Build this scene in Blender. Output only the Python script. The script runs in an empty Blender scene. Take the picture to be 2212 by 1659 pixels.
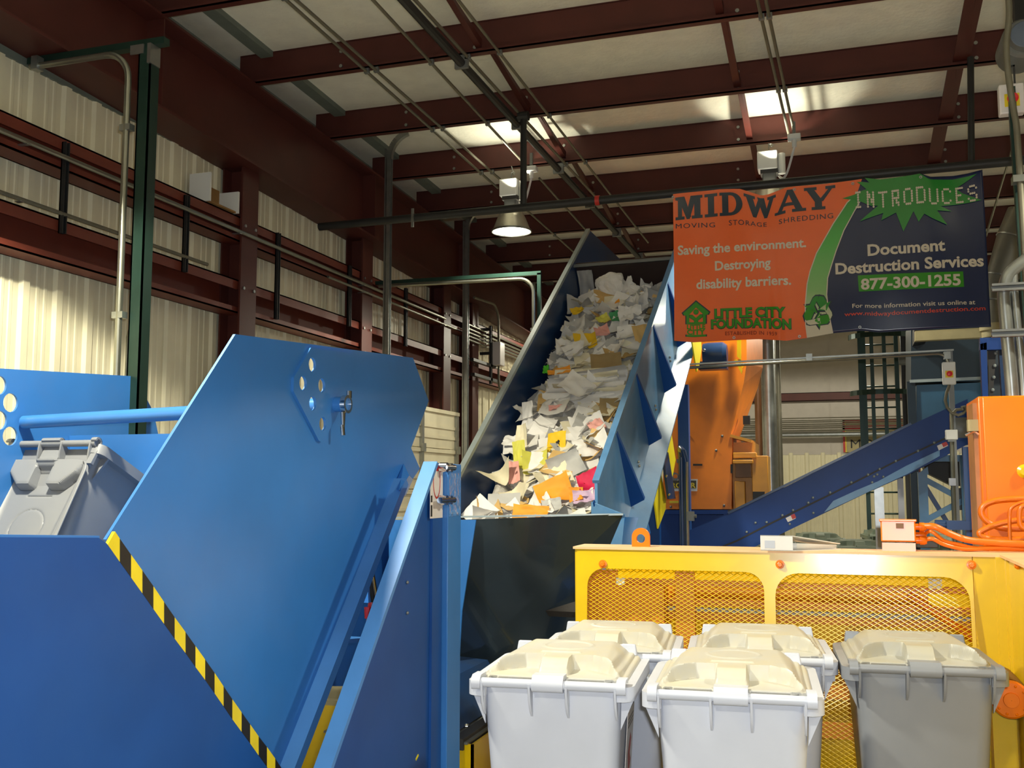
import bpy, bmesh, math, random
from mathutils import Vector, Matrix, noise
C = bpy.context.scene.collection
V = Vector
# ---------------------------------------------------------------- camera
FPX, CX, CY, HOR = 2185.0, 1106.0, 829.5, 1048.0
YAW = math.radians(17.8); PITCH = math.atan((HOR - CY) / FPX)
EYE = V((0, 0, 1.7))
FW = V((-math.sin(YAW)*math.cos(PITCH), math.cos(YAW)*math.cos(PITCH), math.sin(PITCH)))
RT = V((math.cos(YAW), math.sin(YAW), 0)); UP = RT.cross(FW)
cam = bpy.data.cameras.new('camera'); camo = bpy.data.objects.new('camera', cam); C.objects.link(camo)
camo.matrix_world = Matrix(((RT.x, UP.x, -FW.x, EYE.x), (RT.y, UP.y, -FW.y, EYE.y), (RT.z, UP.z, -FW.z, EYE.z), (0, 0, 0, 1)))
cam.sensor_fit = 'HORIZONTAL'; cam.sensor_width = 36.0; cam.lens = FPX / 2212 * 36.0
cam.clip_start = .05; cam.clip_end = 200
bpy.context.scene.camera = camo
vs = bpy.context.scene.view_settings
vs.view_transform = 'Standard'; vs.look = 'None'; vs.exposure = 0.0; vs.gamma = 1.0; vs.use_curve_mapping = False
# ---------------------------------------------------------------- world and lights
w = bpy.data.worlds.new('world'); bpy.context.scene.world = w; w.use_nodes = True
w.node_tree.nodes['Background'].inputs[0].default_value = (.9, .95, .8, 1); w.node_tree.nodes['Background'].inputs[1].default_value = .05
def light(name, kind, loc, power, col=(1, 1, 1), aim=None, **kw):
    l = bpy.data.lights.new(name, kind); l.energy = power; l.color = col
    for k, v in kw.items(): setattr(l, k, v)
    o = bpy.data.objects.new(name, l); C.objects.link(o); o.location = loc
    if aim is not None: o.rotation_euler = (V(aim) - V(loc)).to_track_quat('-Z', 'Y').to_euler()
    return o
LAMPCOL = (1.0, .95, .75)
LAMPS = [(-3.0, 3.0, 4.45), (-3.21, 9.98, 4.37), (-.57, 10.07, 4.43), (2.6, 4.6, 4.6), (2.6, 11.0, 4.55), (-3.45, 16.2, 4.35), (.4, 16.2, 4.35), (4.0, 16.2, 4.35), (-.6, -2.6, 4.7), (5.5, -1, 4.7)]
for i, p in enumerate(LAMPS):
    light('high_bay_light', 'SPOT', (p[0], p[1], p[2] - .02), (620, 400, 360, 520, 480, 200, 200, 200, 640, 620)[i] * (1.7 if i == 0 else 1), LAMPCOL, (p[0], p[1], 0), spot_size=math.radians(172 if i in (5, 6, 7) else 135 if i == 0 else 128), spot_blend=.08, shadow_soft_size=.12)
    light('high_bay_uplight', 'SPOT', (p[0] + .05, p[1] - .16, p[2] + .42), 30, LAMPCOL, (p[0]+.1, p[1] - .25, 5.6), spot_size=math.radians(112), spot_blend=.25, shadow_soft_size=.03)
light('camera_flash', 'AREA', (.06, 0.0, 1.78), 92, (.88, .94, 1.0), (EYE + FW * 6), shape='RECTANGLE', size=.07, size_y=.04)
# ---------------------------------------------------------------- pixel rays (2212 x 1659)
def ray(x, y): return FW + RT * ((x - CX) / FPX) - UP * ((y - CY) / FPX)
def at(x, y, d): return EYE + ray(x, y) * d
def onp(x, y, i, v):
    q = ray(x, y); return EYE + q * ((v - EYE[i]) / q[i])
def onX(x, y, v): return onp(x, y, 0, v)
def onY(x, y, v): return onp(x, y, 1, v)
def onZ(x, y, v): return onp(x, y, 2, v)
def onplane(x, y, p, n):
    q = ray(x, y); return EYE + q * ((p - EYE).dot(n) / q.dot(n))
# ---------------------------------------------------------------- materials
def lin(c):
    return tuple((x/12.92 if x <= .04045 else ((x+.055)/1.055)**2.4) for x in (v/255 for v in c)) + (1,)
def mat(name, col, rough=.5, metal=0, var=.12, scale=6, bump=0, bscale=40, spec=.5, emit=0, dirt=None, dscale=2.0, damt=.35, coat=0, crough=.1):
    m = bpy.data.materials.new(name); m.use_nodes = True
    nt = m.node_tree; N = nt.nodes; L = nt.links; b = N['Principled BSDF']
    b.inputs['Roughness'].default_value = rough; b.inputs['Metallic'].default_value = metal
    b.inputs['Specular IOR Level'].default_value = spec
    b.inputs['Coat Weight'].default_value = coat; b.inputs['Coat Roughness'].default_value = crough
    tc = N.new('ShaderNodeTexCoord')
    nz = N.new('ShaderNodeTexNoise'); nz.inputs['Scale'].default_value = scale; nz.inputs['Detail'].default_value = 5
    L.new(tc.outputs['Object'], nz.inputs['Vector'])
    mr = N.new('ShaderNodeMapRange'); mr.inputs['From Min'].default_value = .3; mr.inputs['From Max'].default_value = .7
    mr.inputs['To Min'].default_value = 1 - var; mr.inputs['To Max'].default_value = 1 + var
    L.new(nz.outputs['Fac'], mr.inputs['Value'])
    mx = N.new('ShaderNodeVectorMath'); mx.operation = 'SCALE'; mx.inputs[0].default_value = lin(col)[:3]
    L.new(mr.outputs['Result'], mx.inputs['Scale'])
    out = mx.outputs['Vector']
    if dirt:
        n2 = N.new('ShaderNodeTexNoise'); n2.inputs['Scale'].default_value = dscale; n2.inputs['Detail'].default_value = 8; n2.inputs['Roughness'].default_value = .65
        L.new(tc.outputs['Object'], n2.inputs['Vector'])
        r2 = N.new('ShaderNodeMapRange'); r2.inputs['From Min'].default_value = .45; r2.inputs['From Max'].default_value = .75; r2.inputs['To Max'].default_value = damt
        L.new(n2.outputs['Fac'], r2.inputs['Value'])
        mm = N.new('ShaderNodeMix'); mm.data_type = 'RGBA'; mm.inputs['B'].default_value = lin(dirt)
        L.new(r2.outputs['Result'], mm.inputs['Factor']); L.new(out, mm.inputs['A']); out = mm.outputs['Result']
    L.new(out, b.inputs['Base Color'])
    if bump:
        n3 = N.new('ShaderNodeTexNoise'); n3.inputs['Scale'].default_value = bscale; n3.inputs['Detail'].default_value = 3
        L.new(tc.outputs['Object'], n3.inputs['Vector'])
        bp = N.new('ShaderNodeBump'); bp.inputs['Strength'].default_value = bump; bp.inputs['Distance'].default_value = .02
        L.new(n3.outputs['Fac'], bp.inputs['Height']); L.new(bp.outputs['Normal'], b.inputs['Normal'])
    if emit:
        b.inputs['Emission Color'].default_value = lin(col); b.inputs['Emission Strength'].default_value = emit
    return m
M = dict(
    wall=mat('cream_panel', (230, 222, 190), .55, var=.04), wallgrey=mat('grey_flashing', (110, 118, 108), .6),
    wallwhite=mat('white_liner', (196, 188, 178), .7, var=.05, bump=.08, bscale=12), wallother=mat('warehouse_wall', (190, 186, 168), .8),
    ceil=mat('roof_insulation', (238, 236, 218), .75, var=.05, bump=.25, bscale=25),
    floor=mat('concrete', (150, 146, 138), .5, var=.15, bump=.05, dirt=(90, 88, 84), dscale=1.2),
    red=mat('red_primer', (82, 38, 32), .5, var=.12, scale=3, spec=.4), redlit=mat('red_primer_girt', (112, 50, 36), .5, var=.1),  # girts wear the same red primer, lightened for the lamplight on them
    green=mat('dark_green_strut', (34, 58, 50), .35, .3), black=mat('black_pipe', (34, 34, 34), .5, var=.2),
    galv=mat('galvanized', (165, 168, 165), .32, .85, var=.12, scale=12), conduit=mat('conduit', (150, 150, 138), .3, .85),
    conddull=mat('dull_conduit', (120, 116, 100), .5, .5),
    blue=mat('blue_paint', (54, 118, 190), .34, var=.07, scale=2.5, spec=.5, dirt=(95, 120, 165), dscale=1.6, damt=.22),
    bluelight=mat('blue_flat_bar', (74, 130, 194), .4, var=.06), bluedeep=mat('blue_frame_paint', (24, 74, 144), .42, var=.08, scale=3, spec=.35, dirt=(60, 100, 150), dscale=2, damt=.15),
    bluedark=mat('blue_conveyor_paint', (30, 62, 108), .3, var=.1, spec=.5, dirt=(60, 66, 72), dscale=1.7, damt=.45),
    bluesheet=mat('blue_glossy_sheet', (70, 88, 104), .2, .75, var=.08, spec=.6, coat=.6, crough=.05), blueconv=mat('transverse_blue', (16, 58, 128), .4, var=.08, scale=3, spec=.3),
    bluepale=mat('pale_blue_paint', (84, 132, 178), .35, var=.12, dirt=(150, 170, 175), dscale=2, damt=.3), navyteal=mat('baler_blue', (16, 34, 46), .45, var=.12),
    edge=mat('worn_edge', (150, 160, 160), .4, .3), yellow=mat('safety_yellow', (226, 186, 4), .28, var=.05, coat=.35, crough=.15, spec=.6), yellowguard=mat('yellow_plate', (232, 214, 10), .45, var=.04),
    peach=mat('faded_orange_top', (236, 190, 140), .45, var=.08), orange=mat('orange_paint', (238, 120, 0), .34, var=.05, coat=.12, spec=.4), orangedull=mat('shredder_orange', (236, 130, 14), .4, var=.08),
    amber=mat('amber_machine', (220, 150, 40), .4, var=.12), rail=mat('inner_rail_orange', (244, 158, 60), .4, var=.06), orangegloss=mat('orange_gloss', (242, 124, 20), .3, var=.05, coat=.45, crough=.3),  # rail is the machine orange, lightened to make up for dimness behind the mesh
    hose=mat('orange_hose', (224, 112, 16), .35, var=.08), brown=mat('brown_metal', (120, 82, 50), .5),
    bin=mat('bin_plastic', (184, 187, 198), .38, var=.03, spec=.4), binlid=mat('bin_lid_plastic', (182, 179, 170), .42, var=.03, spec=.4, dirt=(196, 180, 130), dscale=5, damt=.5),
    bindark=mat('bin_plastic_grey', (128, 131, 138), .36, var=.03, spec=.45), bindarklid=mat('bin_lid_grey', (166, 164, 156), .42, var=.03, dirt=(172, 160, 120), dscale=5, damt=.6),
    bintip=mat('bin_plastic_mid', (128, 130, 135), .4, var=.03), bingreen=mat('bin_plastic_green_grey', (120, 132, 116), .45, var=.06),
    white=mat('white_plastic', (226, 226, 222), .4, var=.02), sticker=mat('white_sticker', (220, 214, 210), .3, var=.04), redp=mat('red_plastic', (214, 34, 44), .35), grey=mat('grey_metal', (120, 122, 120), .45, .4),
    darkgrey=mat('dark_rubber', (62, 60, 58), .6), chrome=mat('chrome', (220, 220, 222), .12, 1.0, var=.02), stickred=mat('sticker_red', (190, 50, 40), .4), stickblk=mat('sticker_black', (30, 28, 26), .5), stickyel=mat('sticker_yellow', (232, 206, 40), .4),
    beige=mat('beige_beam', (170, 158, 118), .6), cardboard=mat('cardboard', (150, 112, 62), .8), belt=mat('rubber_belt', (52, 48, 44), .7, bump=.2),
    glow=mat('lamp_lens', (255, 250, 232), .4, emit=14), alu=mat('spun_aluminium', (186, 182, 168), .3, .7),
)
# ---------------------------------------------------------------- mesh builder
OFF = {}
class MB:
    def __init__(s): s.v = []; s.f = []; s.mi = []
    def add(s, vs, fs, mi=0):
        n = len(s.v); s.v += [V(p) for p in vs]; s.f += [tuple(i + n for i in f) for f in fs]; s.mi += [mi] * len(fs); return s
    def box(s, a, b, mi=0):
        (x0, y0, z0), (x1, y1, z1) = a, b
        return s.add([(x0,y0,z0),(x1,y0,z0),(x1,y1,z0),(x0,y1,z0),(x0,y0,z1),(x1,y0,z1),(x1,y1,z1),(x0,y1,z1)], [(0,3,2,1),(4,5,6,7),(0,1,5,4),(1,2,6,5),(2,3,7,6),(3,0,4,7)], mi)
    def hexa(s, b4, t4, mi=0): return s.add(list(b4) + list(t4), [(3,2,1,0),(4,5,6,7),(0,1,5,4),(1,2,6,5),(2,3,7,6),(3,0,4,7)], mi)
    def prism(s, poly, vec, mi=0):
        n = len(poly); vec = V(vec)
        fs = [tuple(range(n))[::-1], tuple(range(n, 2*n))] + [(i, (i+1) % n, n + (i+1) % n, n + i) for i in range(n)]
        return s.add(list(poly) + [V(p) + vec for p in poly], fs, mi)
    def bar(s, p0, p1, wd, ht, up=(0, 0, 1), mi=0):
        p0, p1 = V(p0), V(p1); d = (p1 - p0).normalized(); up = V(up)
        a = d.cross(up)
        if a.length < 1e-4: a = d.cross(V((1, 0, 0)))
        a.normalize(); b = a.cross(d); a *= wd/2; b *= ht/2
        return s.hexa([p0-a-b, p0+a-b, p0+a+b, p0-a+b], [p1-a-b, p1+a-b, p1+a+b, p1-a+b], mi)
    def tube(s, pts, r, seg=10, mi=0, cap=True):
        pts = [V(p) for p in pts]; rings = []; ref = None
        for i, p in enumerate(pts):
            d = (pts[min(i+1, len(pts)-1)] - pts[max(i-1, 0)]).normalized()
            if ref is None: ref = d.orthogonal().normalized()
            a = (ref - d * ref.dot(d)).normalized(); ref = a; b = d.cross(a)
            rr = r[i] if isinstance(r, (list, tuple)) else r
            rings.append([p + (a*math.cos(t) + b*math.sin(t))*rr for t in (2*math.pi*k/seg for k in range(seg))])
        vs = [q for g in rings for q in g]; fs = []
        for i in range(len(pts)-1):
            for k in range(seg): fs.append((i*seg+k, i*seg+(k+1) % seg, (i+1)*seg+(k+1) % seg, (i+1)*seg+k))
        if cap: fs += [tuple(range(seg))[::-1], tuple(range((len(pts)-1)*seg, len(pts)*seg))]
        return s.add(vs, fs, mi)
    def cyl(s, p0, p1, r, seg=16, mi=0): return s.tube([p0, p1], r, seg, mi)
    def lathe(s, c, prof, axis=(0, 0, 1), seg=28, mi=0):
        ax = V(axis).normalized(); a = ax.orthogonal().normalized(); b = ax.cross(a); c = V(c)
        vs = [c + ax*h + (a*math.cos(t) + b*math.sin(t))*r for r, h in prof for t in (2*math.pi*k/seg for k in range(seg))]
        fs = [(i*seg+k, i*seg+(k+1) % seg, (i+1)*seg+(k+1) % seg, (i+1)*seg+k) for i in range(len(prof)-1) for k in range(seg)]
        return s.add(vs, fs, mi)
    def shape(s, me, o, u, v, n, mi=0):     # a flat mesh (verts, faces) mapped to a plane
        vs, fs = me; return s.add([V(o) + V(u)*p[0] + V(v)*p[1] + V(n)*p[2] for p in vs], fs, mi)
    def ball(s, c, r, seg=10, mi=0):
        return s.lathe(c, [(max(1e-4, r*math.sin(math.pi*i/6)), -r*math.cos(math.pi*i/6)) for i in range(7)], seg=seg, mi=mi)
    def build(s, name, m, parent=None, smooth=30, bevel=0, local=False, label=None):
        me = bpy.data.meshes.new(name); off = V((0, 0, 0)) if (local or parent is None) else OFF.get(parent, V((0, 0, 0)))
        me.from_pydata([p - off for p in s.v], [], s.f)
        for x in (m if isinstance(m, (list, tuple)) else [m]): me.materials.append(M[x] if isinstance(x, str) else x)
        bm = bmesh.new(); bm.from_mesh(me)
        for f, k in zip(bm.faces, s.mi): f.material_index = k
        bmesh.ops.recalc_face_normals(bm, faces=bm.faces); bm.to_mesh(me); bm.free()
        if smooth:
            me.polygons.foreach_set('use_smooth', [True]*len(me.polygons)); me.set_sharp_from_angle(angle=math.radians(smooth))
        o = bpy.data.objects.new(name, me); C.objects.link(o)
        if parent is not None: o.parent = parent; OFF[o] = off
        if bevel:
            bv = o.modifiers.new('edge', 'BEVEL'); bv.width = bevel; bv.segments = 2; bv.limit_method = 'ANGLE'; bv.angle_limit = math.radians(40)
        if label: o['label'] = label
        return o
def thing(name, label, cat, loc=(0, 0, 0), group=None, rotz=0):
    o = bpy.data.objects.new(name, None); C.objects.link(o); o.location = loc; o.rotation_euler = (0, 0, rotz)
    o.empty_display_size = .1
    o['label'] = label; o['category'] = cat; OFF[o] = V(loc)
    if group: o['group'] = group
    return o
def tag(o, label, cat, group=None, kind=None):
    o['label'] = label; o['category'] = cat
    if group: o['group'] = group
    if kind: o['kind'] = kind
    return o
def struct(o, label=None):
    o['kind'] = 'structure'
    if label: o['label'] = label
    return o
def curve_mesh(cu):
    ob = bpy.data.objects.new('tmp', cu); C.objects.link(ob)
    dg = bpy.context.evaluated_depsgraph_get(); dg.update()
    me = bpy.data.meshes.new_from_object(ob.evaluated_get(dg))
    r = ([v.co.copy() for v in me.vertices], [tuple(p.vertices) for p in me.polygons])
    bpy.data.objects.remove(ob); bpy.data.curves.remove(cu); bpy.data.meshes.remove(me)
    return r
def flat(loops, ext=0.0):                   # filled 2D outline with holes; ext = half thickness
    cu = bpy.data.curves.new('tmp', 'CURVE'); cu.dimensions = '2D'; cu.fill_mode = 'BOTH'; cu.extrude = ext
    for lp in loops:
        sp = cu.splines.new('POLY'); sp.points.add(len(lp)-1); sp.use_cyclic_u = True
        for q, p in zip(sp.points, lp): q.co = (p[0], p[1], 0, 1)
    return curve_mesh(cu)
def text(body, bold=0.0, spacing=1.0):      # letters scaled to a unit box: x 0..1 over the width, y 0..1 over the cap height
    cu = bpy.data.curves.new('tmp', 'FONT'); cu.body = body; cu.size = 1; cu.offset = bold; cu.resolution_u = 3; cu.space_character = spacing
    vs, fs = curve_mesh(cu)
    x0 = min(p.x for p in vs); x1 = max(p.x for p in vs)
    return ([V(((p.x-x0)/(x1-x0), p.y/.7, 0)) for p in vs], fs)
def circ(c, r, n=24, ry=None): return [(c[0] + r*math.cos(2*math.pi*k/n), c[1] + (ry or r)*math.sin(2*math.pi*k/n)) for k in range(n)]
def rrect(x0, y0, x1, y1, r, n=6):
    out = []
    for cx, cy, a in ((x1-r, y1-r, 0), (x0+r, y1-r, 90), (x0+r, y0+r, 180), (x1-r, y0+r, 270)):
        out += [(cx + r*math.cos(math.radians(a + 90*k/n)), cy + r*math.sin(math.radians(a + 90*k/n))) for k in range(n+1)]
    return out
def arc(c, r, a0, a1, u, v, n=8): return [V(c) + V(u)*(r*math.cos(math.radians(a0+(a1-a0)*k/n))) + V(v)*(r*math.sin(math.radians(a0+(a1-a0)*k/n))) for k in range(n+1)]
AX, AY, AZ = V((1, 0, 0)), V((0, 1, 0)), V((0, 0, 1))
def polyX(pts, X): return [(onX(x, y, X).y, onX(x, y, X).z) for x, y in pts]
def polyY(pts, Y): return [(onY(x, y, Y).x, onY(x, y, Y).z) for x, y in pts]
rnd = random.Random(7)
# ================================================================ SETTING
def sstep(t): t = max(0, min(1, t)); return t*t*(3-2*t)
b = MB(); b.box((-5.6, -5.5, -.2), (12.2, 21.6, 0)); struct(b.build('floor', 'floor'))
def zb(Y): return 5.16 - .03*(Y - 9)        # underside of the purlins
def onRoof(x, y, dz=0):
    return onplane(x, y, V((0, 9, 5.16+dz)), V((0, .03, 1)).normalized())
CEILH = .295
b = MB(); b.hexa([(-5.6, -5.5, zb(-5.5)+CEILH), (12.2, -5.5, zb(-5.5)+CEILH), (12.2, 21.6, zb(21.6)+CEILH), (-5.6, 21.6, zb(21.6)+CEILH)],
       [(-5.6, -5.5, zb(-5.5)+CEILH+.1), (12.2, -5.5, zb(-5.5)+CEILH+.1), (12.2, 21.6, zb(21.6)+CEILH+.1), (-5.6, 21.6, zb(21.6)+CEILH+.1)])
struct(b.build('ceiling', 'ceil'))
def corrugated(p0, along, inward, length, z0, z1, pitch=.305, rib=.024):
    prof = [(0, 0), (.02, rib), (.075, rib), (.095, 0), (.15, 0), (.158, .006), (.18, .006), (.188, 0), (.22, 0), (.228, .006), (.25, .006), (.258, 0)]
    pts = []
    n = int(length/pitch)+1
    for i in range(n): pts += [(i*pitch + a, h) for a, h in prof]
    bb = MB(); vs = []; p0 = V(p0)
    for a, h in pts:
        q = p0 + V(along)*a + V(inward)*h
        vs += [V((q.x, q.y, z0)), V((q.x, q.y, z1))]
    fs = [(2*i, 2*i+2, 2*i+3, 2*i+1) for i in range(len(pts)-1)]
    # back skin gives the sheet its thickness
    n0 = len(vs); e0 = p0 - V(inward)*.05; e1 = p0 + V(along)*(pts[-1][0]) - V(inward)*.05
    vs += [V((e0.x, e0.y, z0)), V((e0.x, e0.y, z1)), V((e1.x, e1.y, z0)), V((e1.x, e1.y, z1))]
    fs += [(n0, n0+1, n0+3, n0+2)]
    return bb.add(vs, fs)
struct(corrugated((-5.12, -5.4, 0), AY, AX, 26.4, 0, 4.5).build('wall_left', 'wall', smooth=0))
b = MB(); b.box((-5.2, -5.4, 4.5), (-5.1, 21, 5.75)); struct(b.build('trim_1', 'wallgrey'))
YF = 20.9
b = MB(); b.box((-5.2, YF+.02, 2.3), (12.1, YF+.2, 5.6))
for i in range(14): b.box((-5 + i*1.22, YF+.008, 2.3), (-4.985 + i*1.22, YF+.02, 5.4))
struct(b.build('wall_back', 'wallwhite'))
struct(corrugated((-5.2, YF+.03, 0), AX, -AY, 17.3, 0, 2.34).build('trim_2', 'wall', smooth=0), 'cream ribbed liner along the foot of the far wall')
b = MB(); b.box((12, -5.5, 0), (12.2, 21.6, 5.8)); struct(b.build('wall_right', 'wallother'))
b = MB(); b.box((-5.6, -5.7, 0), (12.2, -5.5, 6)); struct(b.build('wall_front', 'wallother'))
b = MB(); b.box((-4.74, 2, 0), (-4.62, 20.8, .02))
for i, p in enumerate(b.v): p.z = zb(p.y) + CEILH - (.05 if i < 4 else 0)
struct(b.build('trim_3', 'wallgrey'), 'grey metal edge strip where the roof sheet meets the big rafter')
# ---------------------------------------------------------------- rafter, purlins, braces
def zr(Y): return 4.57 - .034*(Y - 4.64)
b = MB()
for (x0, x1, f0, f1) in ((-5.1, -4.75, lambda y: zr(y), lambda y: zr(y)+.02), (-4.935, -4.915, lambda y: zr(y)+.02, lambda y: zb(y)-.02), (-5.1, -4.75, lambda y: zb(y)-.02, lambda y: zb(y))):
    b.hexa([(x0, -5, f0(-5)), (x1, -5, f0(-5)), (x1, 20.8, f0(20.8)), (x0, 20.8, f0(20.8))], [(x0, -5, f1(-5)), (x1, -5, f1(-5)), (x1, 20.8, f1(20.8)), (x0, 20.8, f1(20.8))])
for y in (3.2, 6.2, 9.9, 12.9, 16): b.box((-4.92, y, zr(y)+.02), (-4.76, y+.012, zb(y)-.02))
tag(b.build('roof_rafter', 'red'), 'deep dark red steel rafter running along the top of the left wall', 'beam')
PY = [onRoof(1106, yy).y for yy in (111, 260, 366, 446)]
dY = (PY[3] - PY[0]) / 3
PY = [PY[0] - dY*.98] + PY + [PY[3] + dY*k for k in range(1, 6)]
ORD = ['nearest', 'second', 'third', 'fourth', 'fifth', 'sixth', 'seventh', 'eighth', 'ninth', 'tenth', 'eleventh']
for k, y in enumerate(PY):
    z = zb(y); r = thing('roof_purlin', 'dark red steel roof purlin, %s from the camera, crossing under the pale roof sheets' % ORD[k], 'beam', (-4.9, y, z), 'roof purlins')
    b = MB(); b.box((-4.95, y-.07, z), (11.9, y, z+.012)); b.box((-4.95, y-.012, z+.012), (11.9, y, z+CEILH-.01)); b.box((-4.95, y-.012, z+CEILH-.014), (11.9, y+.06, z+CEILH-.002)); b.box((-4.95, y-.07, z), (11.9, y-.06, z+.03))
    b.build('web', 'red', r, smooth=0)
    for x in (-3.95, -2.75 + .02*k, -.5 - .12*k, 1.2):
        for dz in (.07, .2):
            q = MB(); q.cyl((x, y-.012, z+dz), (x, y-.024, z+dz), .016, 8); q.build('bolt', 'galv', r)
# flat braces running from purlin to purlin



def brace(X, k, label, wd=.05):
    y0, y1 = PY[k], PY[k+1]
    b = MB(); b.bar((X, y0+.02, zb(y0)+.2), (X, y1-.03, zb(y1)+.06), wd, .012); b.bar((X, y0+.02, zb(y0)+.2), (X+wd*.4, y1-.03, zb(y1)+.1), .012, .05)
    tag(b.build('purlin_brace', 'red', smooth=0), label, 'brace', 'purlin braces')
XA = onRoof(1131, 241).x; XB = onRoof(1600, 230).x; XC = onRoof(2062, 200).x
for k in range(0, 7): brace(XA, k, 'thin dark red brace between the %s and %s roof purlins, near the hanging lamp' % (ORD[k], ORD[k+1]))
for k in range(0, 5): brace(XB, k, 'thin dark red brace between the %s and %s roof purlins, above the banner' % (ORD[k], ORD[k+1]), .06)
for k in range(0, 4): brace(XC, k, 'broad dark red brace between the %s and %s roof purlins, toward the right edge' % (ORD[k], ORD[k+1]), .13)
# ---------------------------------------------------------------- conduits and pipes under the roof
def line_conduit(name, a, b_, dz, r, m, label, cat, clips=True, group=None, ext=0.0):
    p, q = onRoof(a[0], a[1], dz), onRoof(b_[0], b_[1], dz)
    d = (q - p); p = p - d*ext
    root = thing(name, label, cat, p, group)
    t = MB(); t.tube([p, q], r, 10); t.build('pipe', m, root)
    if clips:
        for y in PY:
            if min(p.y, q.y) < y-.05 < max(p.y, q.y):
                f = (y-.05 - p.y)/(q.y - p.y); c = p + (q-p)*f
                k = MB(); k.box((c.x-r*1.6, c.y-.015, c.z-r*1.2), (c.x+r*1.6, c.y+.015, c.z-dz+.0)); k.build('clip', 'grey', root)
    return root
line_conduit('ceiling_conduit', (618, 0), (1075, 406), -.03, .013, 'conddull', 'left one of the twin grey conduits running to the hanging lamp', 'conduit', ext=.3)
line_conduit('ceiling_conduit', (640, 0), (1090, 396), -.03, .013, 'conddull', 'right one of the twin grey conduits running to the hanging lamp', 'conduit', ext=.3)
line_conduit('ceiling_conduit', (806, 0), (1146, 368), -.03, .013, 'conddull', 'single grey conduit ending at the small white outlet box beside the hanging lamp', 'conduit', ext=.3)
line_conduit('ceiling_conduit', (1165, 385), (1430, 680), -.03, .013, 'conddull', 'grey ceiling conduit running on from the small white outlet box to the far wall', 'conduit')
line_conduit('ceiling_conduit', (1135, 452), (1330, 625), -.03, .012, 'conddull', 'grey ceiling conduit running away behind the shade of the hanging lamp', 'conduit')
line_conduit('ceiling_pipe', (872, 0), (1420, 600), -.07, .036, 'black', 'thick black pipe under the roof with the banner hanger dropping from it', 'pipe', ext=.3)
line_conduit('ceiling_conduit', (897, 0), (1300, 440), -.025, .014, 'conddull', 'thin grey conduit running close beside the thick black roof pipe', 'conduit', ext=.3)
line_conduit('ceiling_conduit', (990, 0), (1400, 524), -.025, .012, 'conddull', 'thin grey conduit just right of the thick black roof pipe, crossing every purlin', 'conduit', ext=.3)
line_conduit('ceiling_conduit', (1636, 0), (1706, 300), -.03, .013, 'conddull', 'left one of the two conduits feeding the lamp behind the banner', 'conduit', ext=.3)
line_conduit('ceiling_conduit', (1654, 0), (1718, 298), -.03, .013, 'conddull', 'right one of the two conduits feeding the lamp behind the banner', 'conduit', ext=.3)
# black fittings on the roof pipe are part of it: couplings
# ---------------------------------------------------------------- left wall steel
for i, (yc, txt) in enumerate(((7.6, 'first dark red column along the left wall, behind the blue tipper'), (9.95, 'second dark red column along the left wall, with a white paper tag'), (12.35, 'third dark red column along the left wall, beside the cream shutter door'), (13.45, 'fourth dark red column along the left wall, just left of the inclined conveyor'))):
    root = thing('wall_column', txt, 'column', (-4.95, yc, 0), 'columns along the left wall')
    b = MB(); zt = zr(yc)
    b.box((-4.88, yc-.125, 0), (-4.862, yc+.125, zt)); b.box((-5.07, yc-.125, 0), (-5.055, yc+.125, zt)); b.box((-5.055, yc-.01, 0), (-4.88, yc+.01, zt))
    b.build('shaft', 'red', root, smooth=0)
    for dy in (-.08, .08):
        for z in (3.4, 3.95):
            q = MB(); q.cyl((-4.862, yc+dy, z), (-4.85, yc+dy, z), .014, 8); q.build('bolt', 'galv', root)
    if i == 1:
        q = MB(); q.box((-4.862, yc-.05, 2.95), (-4.858, yc+.05, 3.15)); q.build('paper_tag', 'white', root, label='white paper tag')
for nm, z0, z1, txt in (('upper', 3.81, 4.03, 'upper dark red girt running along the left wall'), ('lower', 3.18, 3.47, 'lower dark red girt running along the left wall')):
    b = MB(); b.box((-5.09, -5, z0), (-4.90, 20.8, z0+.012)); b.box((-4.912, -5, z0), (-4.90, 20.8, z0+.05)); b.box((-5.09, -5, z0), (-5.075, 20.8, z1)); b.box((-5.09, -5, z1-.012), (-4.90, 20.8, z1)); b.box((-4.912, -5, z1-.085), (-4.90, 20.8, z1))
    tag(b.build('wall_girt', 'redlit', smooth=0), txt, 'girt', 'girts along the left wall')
for i, (x, ya, yb) in enumerate(((146, 305, 505), (408, 420, 588), (605, 502, 690), (760, 573, 705), (881, 622, 748))):
    p = onX(x, (ya+yb)/2, -4.85); za = onX(x, yb, -4.85).z; zc = onX(x, ya, -4.85).z
    b = MB(); b.box((-4.895, p.y-.02, za), (-4.885, p.y+.02, zc)); b.box((-4.895, p.y-.02, za), (-4.86, p.y-.012, zc)); b.box((-4.895, p.y+.012, za), (-4.86, p.y+.02, zc))
    tag(b.build('strut_channel', 'black', smooth=0), 'short upright black strut channel bridging the two wall girts, %s from the camera' % ORD[i], 'strut', 'strut channels across the girts')
def wall_conduit(z, y0, y1, X, r, label, m='conduit'):
    root = thing('wall_conduit', label, 'conduit', (X, y0, z))
    b = MB(); b.cyl((X, y0, z), (X, y1, z), r, 10); b.build('pipe', m, root)
    y = y0 + .8
    while y < y1:
        q = MB(); q.box((-4.9, y-.015, z-r*1.3), (X+r, y+.015, z-r*.9)); q.build('clip', 'galv', root); y += 2.4
zq = onX(246, 385, -4.84).z
wall_conduit(zq, -3, 12.2, -4.84, .018, 'long pale conduit strapped along the upper wall girt')
wall_conduit(zq-.08, 9, 12.6, -4.84, .014, 'short pale conduit just under the long one on the upper wall girt')
wall_conduit(3.50, -3, 7.0, -4.87, .014, 'thin conduit lying along the top of the lower wall girt', 'conddull')
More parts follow.
